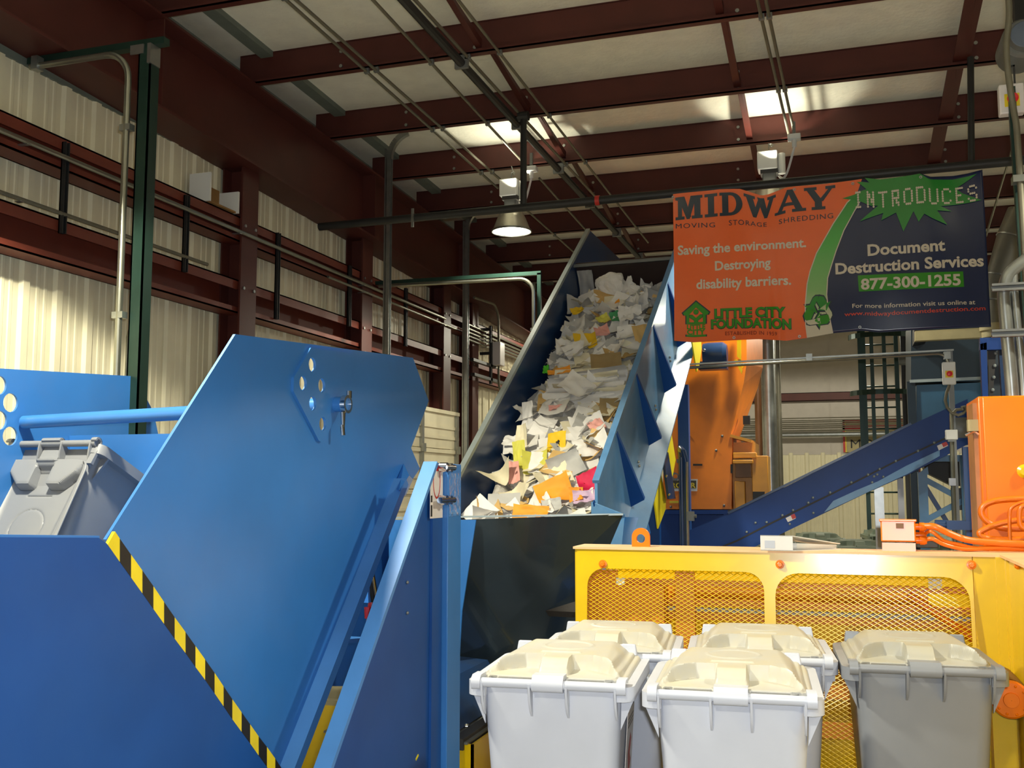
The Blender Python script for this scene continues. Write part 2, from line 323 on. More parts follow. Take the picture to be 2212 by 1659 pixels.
for i, y in enumerate((739, 747, 754, 761, 768)):
    z = onX(1100, y, -4.83).z
    wall_conduit(z, 13.0, 20.5, -4.83, .016, '%s of five bundled pale conduits at the far end of the left wall' % ['topmost', 'second highest', 'middle one', 'second lowest', 'lowest'][i], 'conduit')
# white-sided box left open on the girt
a, c = onX(445, 465, -4.88), onX(510, 465, -4.88)
root = thing('open_box', 'open white and brown box perched on the upper girt beside the first column', 'box', (-4.95, (a.y+c.y)/2, 4.03))
b = MB(); b.box((-5.05, a.y, 4.03), (-4.85, a.y+.02, 4.27)); b.build('side', 'white', root)
b = MB(); b.box((-5.05, c.y-.02, 4.03), (-4.85, c.y, 4.22)); b.build('side', 'white', root)
b = MB(); b.box((-5.06, a.y+.02, 4.03), (-5.04, c.y-.02, 4.24)); b.box((-5.04, a.y+.02, 4.03), (-4.87, c.y-.02, 4.045)); b.build('inside_panel', 'cardboard', root)
# green strut post with conduit in front of the left wall
PX_, PYY = -4.13, onX(312, 400, -4.13).y
root = thing('strut_post', 'tall dark green strut post with a grey conduit bent along its top arm', 'post', (PX_, PYY, 0))
zt = min(onX(320, 78, PX_).z, zr(onX(312, 400, PX_).y) - .05)
b = MB(); b.box((PX_-.045, PYY-.045, 0), (PX_+.045, PYY-.035, zt)); b.box((PX_-.045, PYY-.045, 0), (PX_-.035, PYY+.045, zt)); b.box((PX_+.035, PYY-.045, 0), (PX_+.045, PYY+.045, zt)); b.box((PX_-.06, PYY-.06, 0), (PX_+.06, PYY+.06, .015)); b.build('post', 'green', root, smooth=0)
b = MB(); b.box((-5.08, PYY-.03, zt), (PX_+.13, PYY+.03, zt+.045)); b.build('arm', 'green', root)
b = MB(); b.box((PX_+.03, PYY-.06, zt-.13), (PX_+.055, PYY+.04, zt)); b.box((PX_-.1, PYY-.06, zt-.06), (PX_, PYY-.05, zt)); b.build('corner_bracket', 'galv', root)
xc = PX_-.09; yc = PYY-.08; zc = zt-.05
b = MB(); b.tube([(-5.0, yc, zc), (xc-.18, yc, zc)] + arc((xc-.18, yc, zc-.18), .18, 90, 0, AX, AZ) + [(xc, yc, .9), (xc, yc, .05)], .021, 12); b.build('conduit', 'conduit', root)
for z in (zc-.5, 2.75, 1.9, 1.0):
    q = MB(); q.box((xc-.04, yc-.02, z-.02), (xc+.04, yc+.03, z+.02)); q.build('strap', 'galv', root)
q = MB(); q.box((xc-.75, yc-.03, zc-.03), (xc-.7, yc+.03, zc+.06)); q.build('strap', 'galv', root)
# thin conduit dropping down the wall by the post
p0 = onX(318, 560, -4.86); p1 = onX(328, 860, -5.0)
b = MB(); b.tube([(-4.86, p0.y-.15, 3.35), (-4.86, p0.y-.05, 3.35), (-4.88, p0.y+.02, 3.28), (-4.96, p0.y+.03, 3.05), (-5.03, p0.y+.03, 2.8), (-5.05, p0.y+.03, 0.05)], .013, 10)
tag(b.build('drop_conduit', 'conduit'), 'thin grey conduit dropping down the ribbed wall from the lower girt', 'conduit')
# ---------------------------------------------------------------- shutter door with its tracks
DX = -4.74
ya, yb = onX(893, 900, DX).y, onX(990, 900, DX).y; ztop = onX(940, 882, DX).z
dr = bpy.data.objects.new('door_1', None); C.objects.link(dr); dr.location = (DX, ya, 0); OFF[dr] = V((DX, ya, 0)); struct(dr, 'cream ribbed shutter door in the left wall behind the tipper')
ph = .5
for i in range(6):
    z1 = ztop - i*ph; z0 = max(0.01, z1 - ph + .008)
    if z1 < .05: break
    b = MB(); b.box((DX-.03, ya-1.2, z0), (DX, yb, z1)); b.box((DX, ya-1.2, z1-.05), (DX+.02, yb, z1-.005)); b.box((DX, ya-1.2, z0+.12), (DX+.012, yb, z0+.16)); b.box((DX, ya-1.2, z0+.25), (DX+.012, yb, z0+.29)); b.build('door_panel', 'wall', dr, smooth=0)
for y in (ya+.22, yb-.1):
    b = MB(); b.box((DX, y-.035, 0.01), (DX+.035, y+.035, ztop-.06)); b.build('stile', 'galv', dr)
    for i in range(3):
        q = MB(); q.box((DX+.035, y-.05, ztop-.5-i*ph-.05), (DX+.055, y+.05, ztop-.5-i*ph+.05)); q.build('hinge', 'galv', dr)
for (xa, y_top, y_cv) in ((840, 310, 345), (1010, 470, 500)):
    TX = -4.5; p = onX(xa, 700, TX+.06); z1 = onX(xa+6, y_cv, TX+.06).z
    b = MB(); b.box((TX+.02, p.y-.03, 0.01), (TX+.07, p.y-.024, z1)); b.box((TX+.02, p.y+.024, 0.01), (TX+.07, p.y+.03, z1)); b.box((TX+.02, p.y-.03, 0.01), (TX+.026, p.y+.03, z1)); b.box((TX-.01, p.y-.004, 0.01), (TX+.02, p.y+.004, z1+.12))
    pts = arc((TX+.325, p.y, z1), .28, 180, 105, AX, AZ, 8)
    for q0, q1 in zip(pts, pts[1:]): b.bar(q0, q1, .06, .05, AY)
    b.build('door_track', 'galv', dr, smooth=0)
# ---------------------------------------------------------------- strut frame with conduit near the conveyor
p = onX(812, 612, -4.86); Yq = p.y; q = onY(1165, 590, Yq)
root = thing('conduit_support', 'thin dark strut arm and drop leg carrying a conduit, left of the inclined conveyor', 'frame', (q.x, Yq, 0))
b = MB(); b.bar((-4.86, Yq, p.z), (q.x+.02, Yq, q.z), .04, .04); b.build('arm', 'green', root)
b = MB(); b.box((q.x-.02, Yq-.02, 0), (q.x+.02, Yq+.02, q.z)); b.build('leg', 'green', root)
b = MB(); z0 = p.z-.05; z1 = q.z-.06; xr = q.x-.05
b.tube([(-4.8, Yq-.05, z0), (xr-.16, Yq-.05, z1)] + arc((xr-.16, Yq-.05, z1-.16), .16, 90, 0, AX, AZ) + [(xr, Yq-.05, .05)], .018, 10); b.build('conduit', 'conduit', root)
for z in (z1-.55, z1-1.2):
    k = MB(); k.box((xr-.03, Yq-.07, z-.015), (xr+.03, Yq, z+.015)); k.build('strap', 'galv', root)
# grey switch box and looped conduit on the wall
p = onX(1077, 765, -4.66)
root = thing('switch_box', 'pale grey switch box with bent conduit, mounted on black struts by the left wall', 'box', p)
b = MB(); b.box((p.x-.06, p.y-.11, p.z-.17), (p.x+.06, p.y+.11, p.z+.17)); b.build('case', 'sticker', root, bevel=.008)
b = MB(); b.box((p.x-.09, p.y-.16, p.z-.45), (p.x-.06, p.y-.1, p.z+.4)); b.box((p.x-.12, p.y-.9, p.z-.2), (p.x-.06, p.y+.1, p.z-.16)); b.box((p.x-.12, p.y-.85, p.z-.4), (p.x-.06, p.y+.6, p.z-.36)); b.box((-4.9, p.y-.15, p.z-.02), (p.x-.08, p.y-.11, p.z+.02)); b.box((-4.9, p.y-.15, p.z+.33), (p.x-.08, p.y-.11, p.z+.37)); b.build('strut', 'black', root)
b = MB(); b.tube([(p.x, p.y, p.z+.17), (p.x, p.y, p.z+.45)] + arc((p.x, p.y-.25, p.z+.45), .25, 0, 90, AY, AZ) + [(p.x-.02, p.y-1.0, p.z+.66)], .018, 10); b.tube([(p.x, p.y, p.z-.17), (p.x, p.y, p.z-.36)] + arc((p.x, p.y+.2, p.z-.36), .2, 180, 270, AY, AZ) + [(p.x, p.y+.8, p.z-.56)], .018, 10); b.build('conduit', 'conddull', root)
# ---------------------------------------------------------------- far wall steel
a = onY(1672, 868, YF-.12); c = onY(1672, 850, YF-.12)
b = MB(); b.box((-4.7, YF-.12, a.z), (11.9, YF, a.z+.012)); b.box((-4.7, YF-.12, a.z), (11.9, YF-.108, c.z)); b.box((-4.7, YF-.12, c.z-.012), (11.9, YF, c.z))
tag(b.build('far_girt', 'red', smooth=0), 'dark red girt across the white far wall behind the caged ladder', 'girt')
YC = YF - .2
for i, y in enumerate((904, 909, 913, 917, 921, 925, 931)):
    z = onY(1700, y, YC).z
    b = MB(); b.cyl((-3.8, YC, z), (6, YC, z), .011 if i < 6 else .014, 8)
    tag(b.build('far_conduit', 'conddull'), 'thin conduit along the far wall, %s down of the seven above the thick pipe' % ['topmost', 'second', 'third', 'fourth', 'fifth', 'sixth', 'lowest'][i], 'conduit')
z = onY(1700, 940, YC).z
b = MB(); b.cyl((-3.8, YC-.05, z), (6, YC-.05, z), .05, 12); tag(b.build('far_pipe', 'galv'), 'thick grey pipe along the far wall under the thin conduits', 'pipe')
# wall sign with stars
ys = YF - .02
root = thing('wall_sign', 'cream wall sign with a red border and stars, half hidden by the ladder cage', 'sign', onY(1890, 940, ys))
A_, B_ = onY(1822, 977, ys), onY(1985, 903, ys)
b = MB(); b.box((A_.x, ys-.01, A_.z), (B_.x, ys, B_.z)); b.build('panel', 'beige', root)
b = MB(); b.box((A_.x, ys-.014, A_.z), (A_.x+.04, ys-.01, B_.z)); b.box((A_.x, ys-.014, B_.z-.06), (B_.x, ys-.01, B_.z)); b.box((A_.x, ys-.014, B_.z-.2), (B_.x, ys-.01, B_.z-.12)); b.build('border', 'stickred', root)
b = MB(); b.box((A_.x+.04, ys-.013, A_.z), (A_.x+.06, ys-.01, B_.z-.06)); b.build('inner_border', 'stickyel', root)
star = [(.5*math.sin(math.pi*k/5)*(1 if k % 2 == 0 else .42), .5*math.cos(math.pi*k/5)*(1 if k % 2 == 0 else .42)) for k in range(10)]
for i in range(7):
    b = MB(); b.shape(flat([star]), (A_.x+.2+i*.2, ys-.016, A_.z+.36), AX*.1, AZ*.1, -AY); b.build('star', 'stickred', root)
b = MB(); b.shape(text('MO', 0), (A_.x+.14, ys-.016, A_.z+.08), AX*.42, AZ*.17, -AY); b.build('lettering', 'stickblk', root)
# ================================================================ HANGING LAMPS
def lamp(c, label, cable_to=None, full=True):
    r = thing('high_bay_lamp', label, 'lamp', c, 'high bay lamps')
    x, y, z = c
    b = MB(); b.lathe(c, [(.225, 0), (.218, .012), (.165, .15), (.12, .235), (.1, .25), (.1, .262), (.095, .25), (.115, .225), (.158, .145), (.21, .012), (.225, 0)], seg=36); b.build('reflector', 'alu', r)
    b = MB(); b.lathe(c, [(.216, .006), (.22, -.008), (.232, -.008), (.232, .012), (.216, .012), (.216, .006)], seg=36); b.build('rim', 'galv', r)
    b = MB(); b.lathe(c, [(.001, -.012), (.1, -.008), (.214, .004)], seg=36); b.build('lens', 'glow', r)
    b = MB(); b.box((x-.07, y-.07, z+.25), (x+.07, y+.07, z+.37)); b.build('socket_housing', 'grey', r, bevel=.01)
    b = MB(); b.box((x-.12, y-.1, z+.4), (x+.09, y+.1, z+.6)); b.build('ballast_box', 'white', r, bevel=.012)
    b = MB(); b.box((x-.09, y-.08, z+.355), (x+.09, y+.08, z+.405)); b.build('collar', 'darkgrey', r)
    b = MB(); b.cyl((x+.13, y, z+.36), (x+.13, y, z+.58), .04, 14); b.build('capacitor', 'white', r)
    b = MB(); b.tube([(x, y, z+.6), (x, y, z+.66)] + arc((x+.02, y, z+.68), .02, 200, -60, AX, AZ) + [(x, y, zb(y)+.01)], .006, 8); b.build('hook', 'galv', r)
    if cable_to is not None:
        q = V(cable_to); p = V((x+.1, y-.02, z+.33)); pts = []; q0 = q.copy(); q = V(c) + (q - V(c))/.92
        for k in range(13):
            t = k/12; m = p.lerp(q, t); m.z -= .16*math.sin(math.pi*t)*(1-t*.5); pts.append(m)
        pts += [q + AZ*.06]
        b = MB(); b.tube(pts, .012, 8); b.build('cable', 'sticker', r); q = q0
        o = thing('outlet_box', 'small white roof outlet box feeding %s' % ('the hanging lamp left of the banner' if full else 'the lamp behind the banner' if c[1] < 13 else 'the far lamp past the right edge of the banner'), 'outlet', q + AZ*.1, 'lamp outlets')
        b = MB(); b.box((q.x-.06, q.y-.05, q.z+.07), (q.x+.06, q.y+.05, q.z+.12)); b.build('box', 'white', o, bevel=.006)
        b = MB(); b.cyl(q + AZ*.0, q + AZ*.08, .022, 12); b.build('plug', 'white', o)
        b = MB(); b.box((q.x-.015, q.y-.015, q.z+.12), (q.x+.015, q.y+.015, max(q.z+.13, zb(q.y)+.0))); b.build('mount', 'grey', o)
    r.scale = (.92, .92, .92)
    return r
LZ = at(1105, 500, 10.7)
lamp(tuple(LZ), 'lit high bay lamp with an aluminium shade hanging left of the banner', at(1148, 385, 10.5))
L2 = at(1664, 448, 10.0)
lamp(tuple(L2), 'high bay lamp mostly hidden behind the top edge of the banner', at(1716, 318, 9.6), False)
L3 = at(2112, 560, 17.2)
lamp(tuple(L3), 'far high bay lamp hidden behind the right edge of the banner', at(2138, 520, 16.6), False)
# ================================================================ BANNER POLE AND BANNER
YB = 8.7
pa, pb = onY(690, 490, YB), onY(2212, 346, YB); pb = pb + (pb - pa)*.15
pole = thing('banner_pole', 'long black pole strung level under the roof, carrying the banner', 'pole', pa)
b = MB(); b.tube([pa, pb], .038, 14); b.build('pipe', 'black', pole)
for px, nm in ((1291, 'redp'),):
    c = pa + (pb - pa)*((onY(px, 432, YB).x - pa.x)/(pb.x - pa.x))
    q = MB(); q.tube([c - AX*.02, c + AX*.02], .045, 14); q.build('clamp_band', 'stickred', pole, label='red clamp band')
for px in (895, ):
    c = pa + (pb - pa)*((onY(px, 470, YB).x - pa.x)/(pb.x - pa.x))
    q = MB(); q.box((c.x-.012, YB-.05, c.z-.1), (c.x+.012, YB-.035, c.z+.08)); q.build('clip', 'galv', pole)
hx = onY(1131, 420, YB+.0); zt = zb(8.7)-.0
c = pa + (pb - pa)*((hx.x - pa.x)/(pb.x - pa.x))
q = MB(); q.tube([c, V((c.x, YB, zt-.03))], .03, 12); q.tube([(c.x-.05, YB, zt-.06), (c.x+.05, YB, zt-.06)], .045, 12); q.build('hanger', 'black', pole)
hx = onY(2098, 345, YB); c = pa + (pb - pa)*((hx.x - pa.x)/(pb.x - pa.x))
q = MB(); q.tube([c, V((c.x+.03, YB, zt))], .026, 12); q.build('hanger', 'black', pole)
BX0, BX1, BZ0, BH = -1.302, 1.178, 2.931, 1.285
def puv(px, py):
    p = onY(px, py, YB); return (p.x - BX0, p.z - BZ0)
TOP = [puv(x, y) for x, y in ((1452, 424), (1500, 419), (1556, 414), (1600, 414), (1626, 422), (1646, 428), (1660, 425), (1700, 409), (1716, 407), (1800, 398), (1840, 394), (1860, 391), (1900, 393), (1990, 380), (2010, 386), (2060, 383), (2090, 378), (2122, 370))]
BOT = [puv(x, y) for x, y in ((1460, 738), (1500, 741), (1560, 738), (1640, 735), (1700, 739), (1742, 733), (1800, 722), (1860, 716), (1900, 720), (1960, 716), (2040, 712), (2138, 708))]
def interp(tab, u):
    if u <= tab[0][0]: return tab[0][1]
    for (a, h), (c_, k) in zip(tab, tab[1:]):
        if u <= c_: return h + (k-h)*(u-a)/(c_-a)
    return tab[-1][1]
def ss0(t): t = max(0, min(1, t)); return t*t*(3-2*t)
def warp(u, v, lift=0):
    sag = interp(TOP, u) - BH; rise = interp(BOT, u)
    z = v + sag*sstep((v-.72)/.56) + rise*sstep((.4-v)/.4)
    u2 = u + .02*(.5 - v/BH)*(u/2.48-.5)
    y = .012*math.sin(u*5.1+v*1.3) + .007*math.sin(u*13+v*3) * (v/BH) + .012*math.sin(v*4-u*2)
    ridge = (u-(.80+.07*(1-v/BH)))/.032
    y -= .012*math.exp(-ridge*ridge)*ss0((1.0-v)/.5)
    y -= .06*max(0, -sag)*3*sstep((v-.85)/.4)
    return V((BX0 + u2, YB - .055 + y*.9 - lift, BZ0 + z))
def conform(me, o, u, v, lift, name, m, parent, step=.024, label=None):
    vs_, fs_ = me; bm = bmesh.new()
    bv = [bm.verts.new((o[0] + u[0]*p[0] + v[0]*p[1], o[1] + u[1]*p[0] + v[1]*p[1], 0)) for p in vs_]
    for f in fs_:
        try: bm.faces.new([bv[i] for i in f])
        except ValueError: pass
    us = [p.co.x for p in bm.verts]; ws = [p.co.y for p in bm.verts]
    for lo, hi, nrm in ((min(us), max(us), (1, 0, 0)), (min(ws), max(ws), (0, 1, 0))):
        k = math.ceil(lo/step)
        while k*step < hi:
            bmesh.ops.bisect_plane(bm, geom=bm.verts[:] + bm.edges[:] + bm.faces[:], plane_co=(V(nrm)*k*step), plane_no=nrm); k += 1
    uvs = [(p.co.x, p.co.y) for p in bm.verts]
    bm.verts.index_update()
    fs2 = [tuple(p.index for p in f.verts) for f in bm.faces]; bm.free()
    b = MB(); b.add([warp(a, c, lift) for a, c in uvs], fs2)
    return b.build(name, m, parent, smooth=60, label=label)
ban = thing('banner', 'large orange and navy vinyl banner hung from the black pole, advertising document destruction', 'banner', (BX0 + 1.24, YB-.055, BZ0))
def vinyl(name, col, **k): return mat(name, col, .22, var=.03, spec=.55, coat=.35, crough=.12, **k)
MO, MN, MG, MW = vinyl('banner_orange', (236, 104, 50)), vinyl('banner_navy', (16, 34, 76)), vinyl('banner_green', (34, 132, 46)), vinyl('banner_offwhite', (206, 196, 178))
MBR = vinyl('banner_brown_text', (120, 40, 30))
MNT, MLG, MRT = vinyl('banner_ink', (28, 44, 62)), vinyl('banner_bright_green', (44, 138, 20)), vinyl('banner_red_text', (206, 66, 44))
MSW = vinyl('banner_swoosh', (80, 170, 80))
nt = MSW.node_tree; tc = nt.nodes.new('ShaderNodeTexCoord'); sp = nt.nodes.new('ShaderNodeSeparateXYZ'); cr = nt.nodes.new('ShaderNodeValToRGB')
nt.links.new(tc.outputs['Object'], sp.inputs[0]); mr = nt.nodes.new('ShaderNodeMapRange'); mr.inputs['From Min'].default_value = 0; mr.inputs['From Max'].default_value = 1.25
nt.links.new(sp.outputs['Z'], mr.inputs['Value']); nt.links.new(mr.outputs['Result'], cr.inputs['Fac']); nt.links.new(cr.outputs['Color'], nt.nodes['Principled BSDF'].inputs['Base Color'])
cr.color_ramp.elements[0].position = .06; cr.color_ramp.elements[0].color = lin((206, 198, 176)); cr.color_ramp.elements[1].position = .95; cr.color_ramp.elements[1].color = lin((36, 130, 48))
e = cr.color_ramp.elements.new(.3); e.color = lin((130, 180, 110)); e = cr.color_ramp.elements.new(.62); e.color = lin((78, 172, 74))
nu, nv = 140, 60
b = MB(); vsx = [warp(2.48*i/nu, BH*j/nv) for j in range(nv+1) for i in range(nu+1)]
fsx = [(j*(nu+1)+i, j*(nu+1)+i+1, (j+1)*(nu+1)+i+1, (j+1)*(nu+1)+i) for j in range(nv) for i in range(nu)]
b.add(vsx, fsx)
o = b.build('cloth', MN, ban, smooth=60)
sol = o.modifiers.new('thick', 'SOLIDIFY'); sol.thickness = .003; sol.offset = 1 if False else -1
I2 = ((1, 0), (0, 1))
OUT = [(1862, 391), (1852, 420), (1830, 440), (1800, 485), (1764, 550), (1750, 590), (1744, 617), (1740, 661), (1741, 700), (1745, 733)]
INN = [(1874, 412), (1845, 460), (1823, 500), (1806, 545), (1795, 580), (1788, 604), (1786, 640), (1790, 680), (1799, 723)]
def P(l): return [puv(x, y) for x, y in l]
def edge0(l): return [(u, max(.0, min(BH, v))) for u, v in l]
uo = P(OUT); ui = P(INN)
uo[0] = (uo[0][0], BH); uo[-1] = (uo[-1][0], 0.0); ui[-1] = (ui[-1][0], 0.0)
conform(flat([[(0.0, 0.0), (0.0, BH)] + uo]), (0, 0), *I2, .005, 'orange_field', MO, ban, label='orange field with navy and white lettering')
conform(flat([uo[1:] + ui[::-1]]), (0, 0), *I2, .007, 'green_swoosh', MSW, ban, label='green swoosh fading to white')
def ribbon(pts, wd): 
    l = []; r_ = []
    for i, p in enumerate(pts):
        a_ = pts[max(0, i-1)]; c_ = pts[min(len(pts)-1, i+1)]; dx, dy = c_[0]-a_[0], c_[1]-a_[1]; n_ = math.hypot(dx, dy)
        l.append((p[0]-dy/n_*wd/2, p[1]+dx/n_*wd/2)); r_.append((p[0]+dy/n_*wd/2, p[1]-dx/n_*wd/2))
    return l + r_[::-1]
for pts in (uo[1:], ui): conform(flat([ribbon(pts, .008)]), (0, 0), *I2, .009, 'swoosh_outline', MW, ban)
ST = [(180, 498), (338, 455), (500, 382), (375, 295), (540, 290), (480, 236), (720, 226), (900, 215), (1100, 200), (1200, 186), (1310, 218), (1640, 205), (1960, 165), (1680, 330), (1760, 400), (2020, 525), (1480, 590), (1625, 662), (1430, 652), (1565, 858), (1262, 718), (1187, 825), (1120, 680), (986, 950), (890, 690), (695, 792), (722, 688), (410, 815), (655, 588), (560, 600), (340, 525)]
conform(flat([[puv(1790+x/6.144, 350+y/6.144) for x, y in ST]]), (0, 0), *I2, .011, 'starburst', MG, ban, label='green starburst behind the dotted word')
def banner_text(body, l, r_, top, m, name, bold=.012, lift=.013, spacing=1.0, me=None, outline=None):
    a = puv(*l); c = puv(*r_); t = puv(*top)
    h = t[1] - a[1]; u = (c[0]-a[0], c[1]-a[1])
    mm = me or text(body, bold, spacing)
    if outline: conform(text(body, bold+outline, spacing), (a[0]-.004, a[1]-.002), (u[0]+.008, u[1]), (0, h), lift-.002, name + '_outline', MNT, ban)
    return conform(mm, a, u, (0, h), lift, name, m, ban)
# dotted word
DOT = {'I': ['111', '010', '010', '010', '010', '010', '111'], 'N': ['1001', '1101', '1101', '1011', '1011', '1001', '1001'], 'T': ['11111', '00100', '00100', '00100', '00100', '00100', '00100'],
       'R': ['1111', '1001', '1001', '1111', '1010', '1011', '1001'], 'O': ['01110', '10001', '10001', '10001', '10001', '10001', '01110'], 'D': ['11110', '10001', '10001', '10001', '10001', '10001', '11110'],
       'U': ['10001', '10001', '10001', '10001', '10001', '10001', '01110'], 'C': ['01110', '10001', '10000', '10000', '10000', '10001', '01110'], 'E': ['1111', '1000', '1000', '1110', '1000', '1000', '1111'], 'S': ['01110', '10001', '10000', '01110', '00001', '10001', '01110']}
vs_, fs_ = [], []
for k, ch in enumerate('INTRODUCES'):
    g = DOT[ch]; wn = len(g[0])
    for j, row in enumerate(g):
        for i, q in enumerate(row):
            if q == '1':
                c0 = (k + .5 + (i - (wn-1)/2)*.15, (6-j)/6.0); n0 = len(vs_)
                vs_ += [V((c0[0] + .082*math.cos(t), c0[1] + .085*math.sin(t), 0)) for t in (math.pi*m_/4 for m_ in range(8))]; fs_.append(tuple(range(n0, n0+8)))
vs_ = [V((p.x/10, p.y, 0)) for p in vs_]
banner_text('', (1841, 452.5), (2114, 433.5), (1841, 421), MW, 'dotted_lettering', lift=.015, me=(vs_, fs_))
# slab letters
def slab(ch):
    P_ = []
    if ch == 'M': P_ = [[(0,0),(.36,0),(.36,.13),(.26,.13),(.26,.8),(.02,.87),(.1,.87),(.1,.13),(0,.13)], [(0,.87),(.36,.87),(.36,1),(0,1)], [(.1,1),(.36,1),(.62,.1),(.5,.0),(.44,0)], [(.84,1),(.6,1),(.44,.25),(.5,0),(.56,0)], [(.64,0),(1.06,0),(1.06,.13),(.98,.13),(.98,.87),(1.06,.87),(1.06,1),(.76,1),(.74,.9),(.74,.13),(.64,.13)]]
    if ch == 'I': P_ = [[(0,0),(.5,0),(.5,.13),(.37,.13),(.37,.87),(.5,.87),(.5,1),(0,1),(0,.87),(.13,.87),(.13,.13),(0,.13)]]
    if ch == 'D':
        P_ = [[(0,0),(.45,0),(.45,.13),(.34,.13),(.34,.87),(.45,.87),(.45,1),(0,1),(0,.87),(.1,.87),(.1,.13),(0,.13)]]
        o_ = [(.42 + .46*math.cos(t), .5 + .5*math.sin(t)) for t in (math.pi*(k/12-.5) for k in range(13))]; i_ = [(.42 + .22*math.cos(t), .5 + .37*math.sin(t)) for t in (math.pi*(k/12-.5) for k in range(13))]
        P_.append(o_ + i_[::-1])
    if ch == 'W': P_ = [[(.08,.9),(.34,.9),(.46,.4),(.42,0),(.34,0)], [(.34,0),(.46,0),(.72,1),(.56,1),(.38,.3)], [(.5,1),(.76,1),(.86,.4),(.84,0),(.76,0)], [(.74,0),(.86,0),(1.12,.9),(.96,.9),(.8,.3)], [(0,.87),(.42,.87),(.42,1),(0,1)], [(.88,.87),(1.2,.87),(1.2,1),(.88,1)]]
    if ch == 'A': P_ = [[(.44,1),(.66,1),(1.02,.1),(.76,.1)], [(.08,.1),(.24,.1),(.6,1),(.46,1)], [(.24,.3),(.8,.3),(.76,.44),(.3,.44)], [(-.02,0),(.38,0),(.38,.13),(-.02,.13)], [(.62,0),(1.14,0),(1.14,.13),(.62,.13)]]
    if ch == 'Y': P_ = [[(.06,.9),(.34,.9),(.6,.46),(.6,.36),(.36,.36)], [(.88,.9),(1.02,.9),(.66,.36),(.5,.4)], [(.36,.0),(.62,.0),(.62,.46),(.36,.46)], [(-.02,.87),(.44,.87),(.44,1),(-.02,1)], [(.76,.87),(1.12,.87),(1.12,1),(.76,1)], [(.24,0),(.74,0),(.74,.13),(.24,.13)]]
    return P_
vs_, fs_ = [], []; x = 0
for ch, adv in zip('MIDWAY', (1.14, .58, .93, 1.16, 1.1, 1.12)):
    for pl in slab(ch):
        me = flat([pl]); n0 = len(vs_); vs_ += [V((p.x + x, p.y, 0)) for p in me[0]]; fs_ += [tuple(i+n0 for i in f) for f in me[1]]
    x += adv
vs_ = [V((p.x/x, p.y, 0)) for p in vs_]
banner_text('', (1461, 482), (1806, 451), (1461, 434.5), MNT, 'headline_lettering', lift=.01, me=(vs_, fs_))
for body, l, r_, t in (('MOVING', (1461.5, 498.8), (1546, 496), (1461.5, 489)), ('STORAGE', (1576, 492), (1657, 486), (1576, 481)), ('SHREDDING', (1683, 484), (1800, 473), (1683, 472.8))):
    banner_text(body, l, r_, t, MNT, 'small_lettering', 0, .01, 1.15)
for body, l, r_, t in (('Saving the environment.', (1466, 553.5), (1742, 536.5), (1466, 534.5)), ('Destroying', (1546, 586.5), (1666, 580), (1546, 567)), ('disability barriers.', (1506, 626), (1710, 618), (1506, 606))):
    banner_text(body, l, r_, t, MW, 'slogan_lettering', .026, .01)
for body, l, r_, t in (('Document', (1874, 556), (2040, 545.5), (1874, 532.5)), ('Destruction Services', (1805, 595), (2123, 577.5), (1805, 572))):
    banner_text(body, l, r_, t, MW, 'service_lettering', .03, .008)
conform(flat([[puv(*q) for q in ((1852.5, 598), (2078, 590), (2080, 623), (1855, 633))]]), (0, 0), *I2, .006, 'phone_panel', MLG, ban, label='green strip behind the phone number')
banner_text('877-300-1255', (1859.5, 628.5), (2073, 619), (1859.5, 606), MW, 'phone_lettering', .03, .01)
banner_text('For more information visit us online at', (1841, 670.5), (2104, 661), (1841, 661), MW, 'info_lettering', .01, .008)
banner_text('www.midwaydocumentdestruction.com', (1824, 689), (2126, 674), (1824, 680), MRT, 'web_lettering', .012, .008)
banner_text('LITTLE CITY', (1546, 687.5), (1698, 683), (1546, 669), MLG, 'charity_lettering', .035, .012, 1.0, outline=.03)
banner_text('FOUNDATION', (1539, 709), (1710, 705), (1539, 691), MLG, 'charity_lettering', .035, .012, 1.0, outline=.03)
banner_text('ESTABLISHED IN 1959', (1569, 723.5), (1680, 721), (1569, 716), MBR, 'date_lettering', .004, .01, 1.1)
# house emblem
hc = puv(1506, 690); sx = .0041
def hp(l): return [(hc[0] + x*sx, hc[1] + y*sx) for x, y in l]
EMB = [[(-26, 12), (-26, 7), (0, 33), (26, 7), (26, 12), (0, 38)][0:0] or [(-27, 13), (0, 36), (27, 13), (24, 8), (20, 8), (20, -6), (14, -6), (14, 10), (0, 24), (-14, 10), (-14, -6), (-20, -6), (-20, 8), (-24, 8)],
       [(5*math.cos(t), 15 + 5*math.sin(t)) for t in (math.pi*k/8 for k in range(16))],
       [(-13, 9), (-7, 9), (0, 3), (7, 9), (13, 9), (13, 4), (4, -2), (4, -8), (-4, -8), (-4, -2), (-13, 4)], [(-20, -6), (20, -6), (20, -10), (-20, -10)], [(-20, -32), (20, -32), (20, -36), (-20, -36)]]
for pl in EMB:
    q = hp(pl); cxm = sum(p[0] for p in q)/len(q); cym = sum(p[1] for p in q)/len(q)
    conform(flat([[(cxm + (p[0]-cxm)*1.12, cym + (p[1]-cym)*1.12) for p in q]]), (0, 0), *I2, .008, 'emblem_outline', MNT, ban)
    conform(flat([q]), (0, 0), *I2, .010, 'house_emblem', MLG, ban)
for body, y0, y1 in (('LITTLE', -20, -11), ('CITY', -31, -21)):
    conform(text(body, .04), (hc[0]-19*sx, hc[1]+y0*sx), (38*sx, 0), (0, (y1-y0)*sx), .010, 'emblem_lettering', MLG, ban)
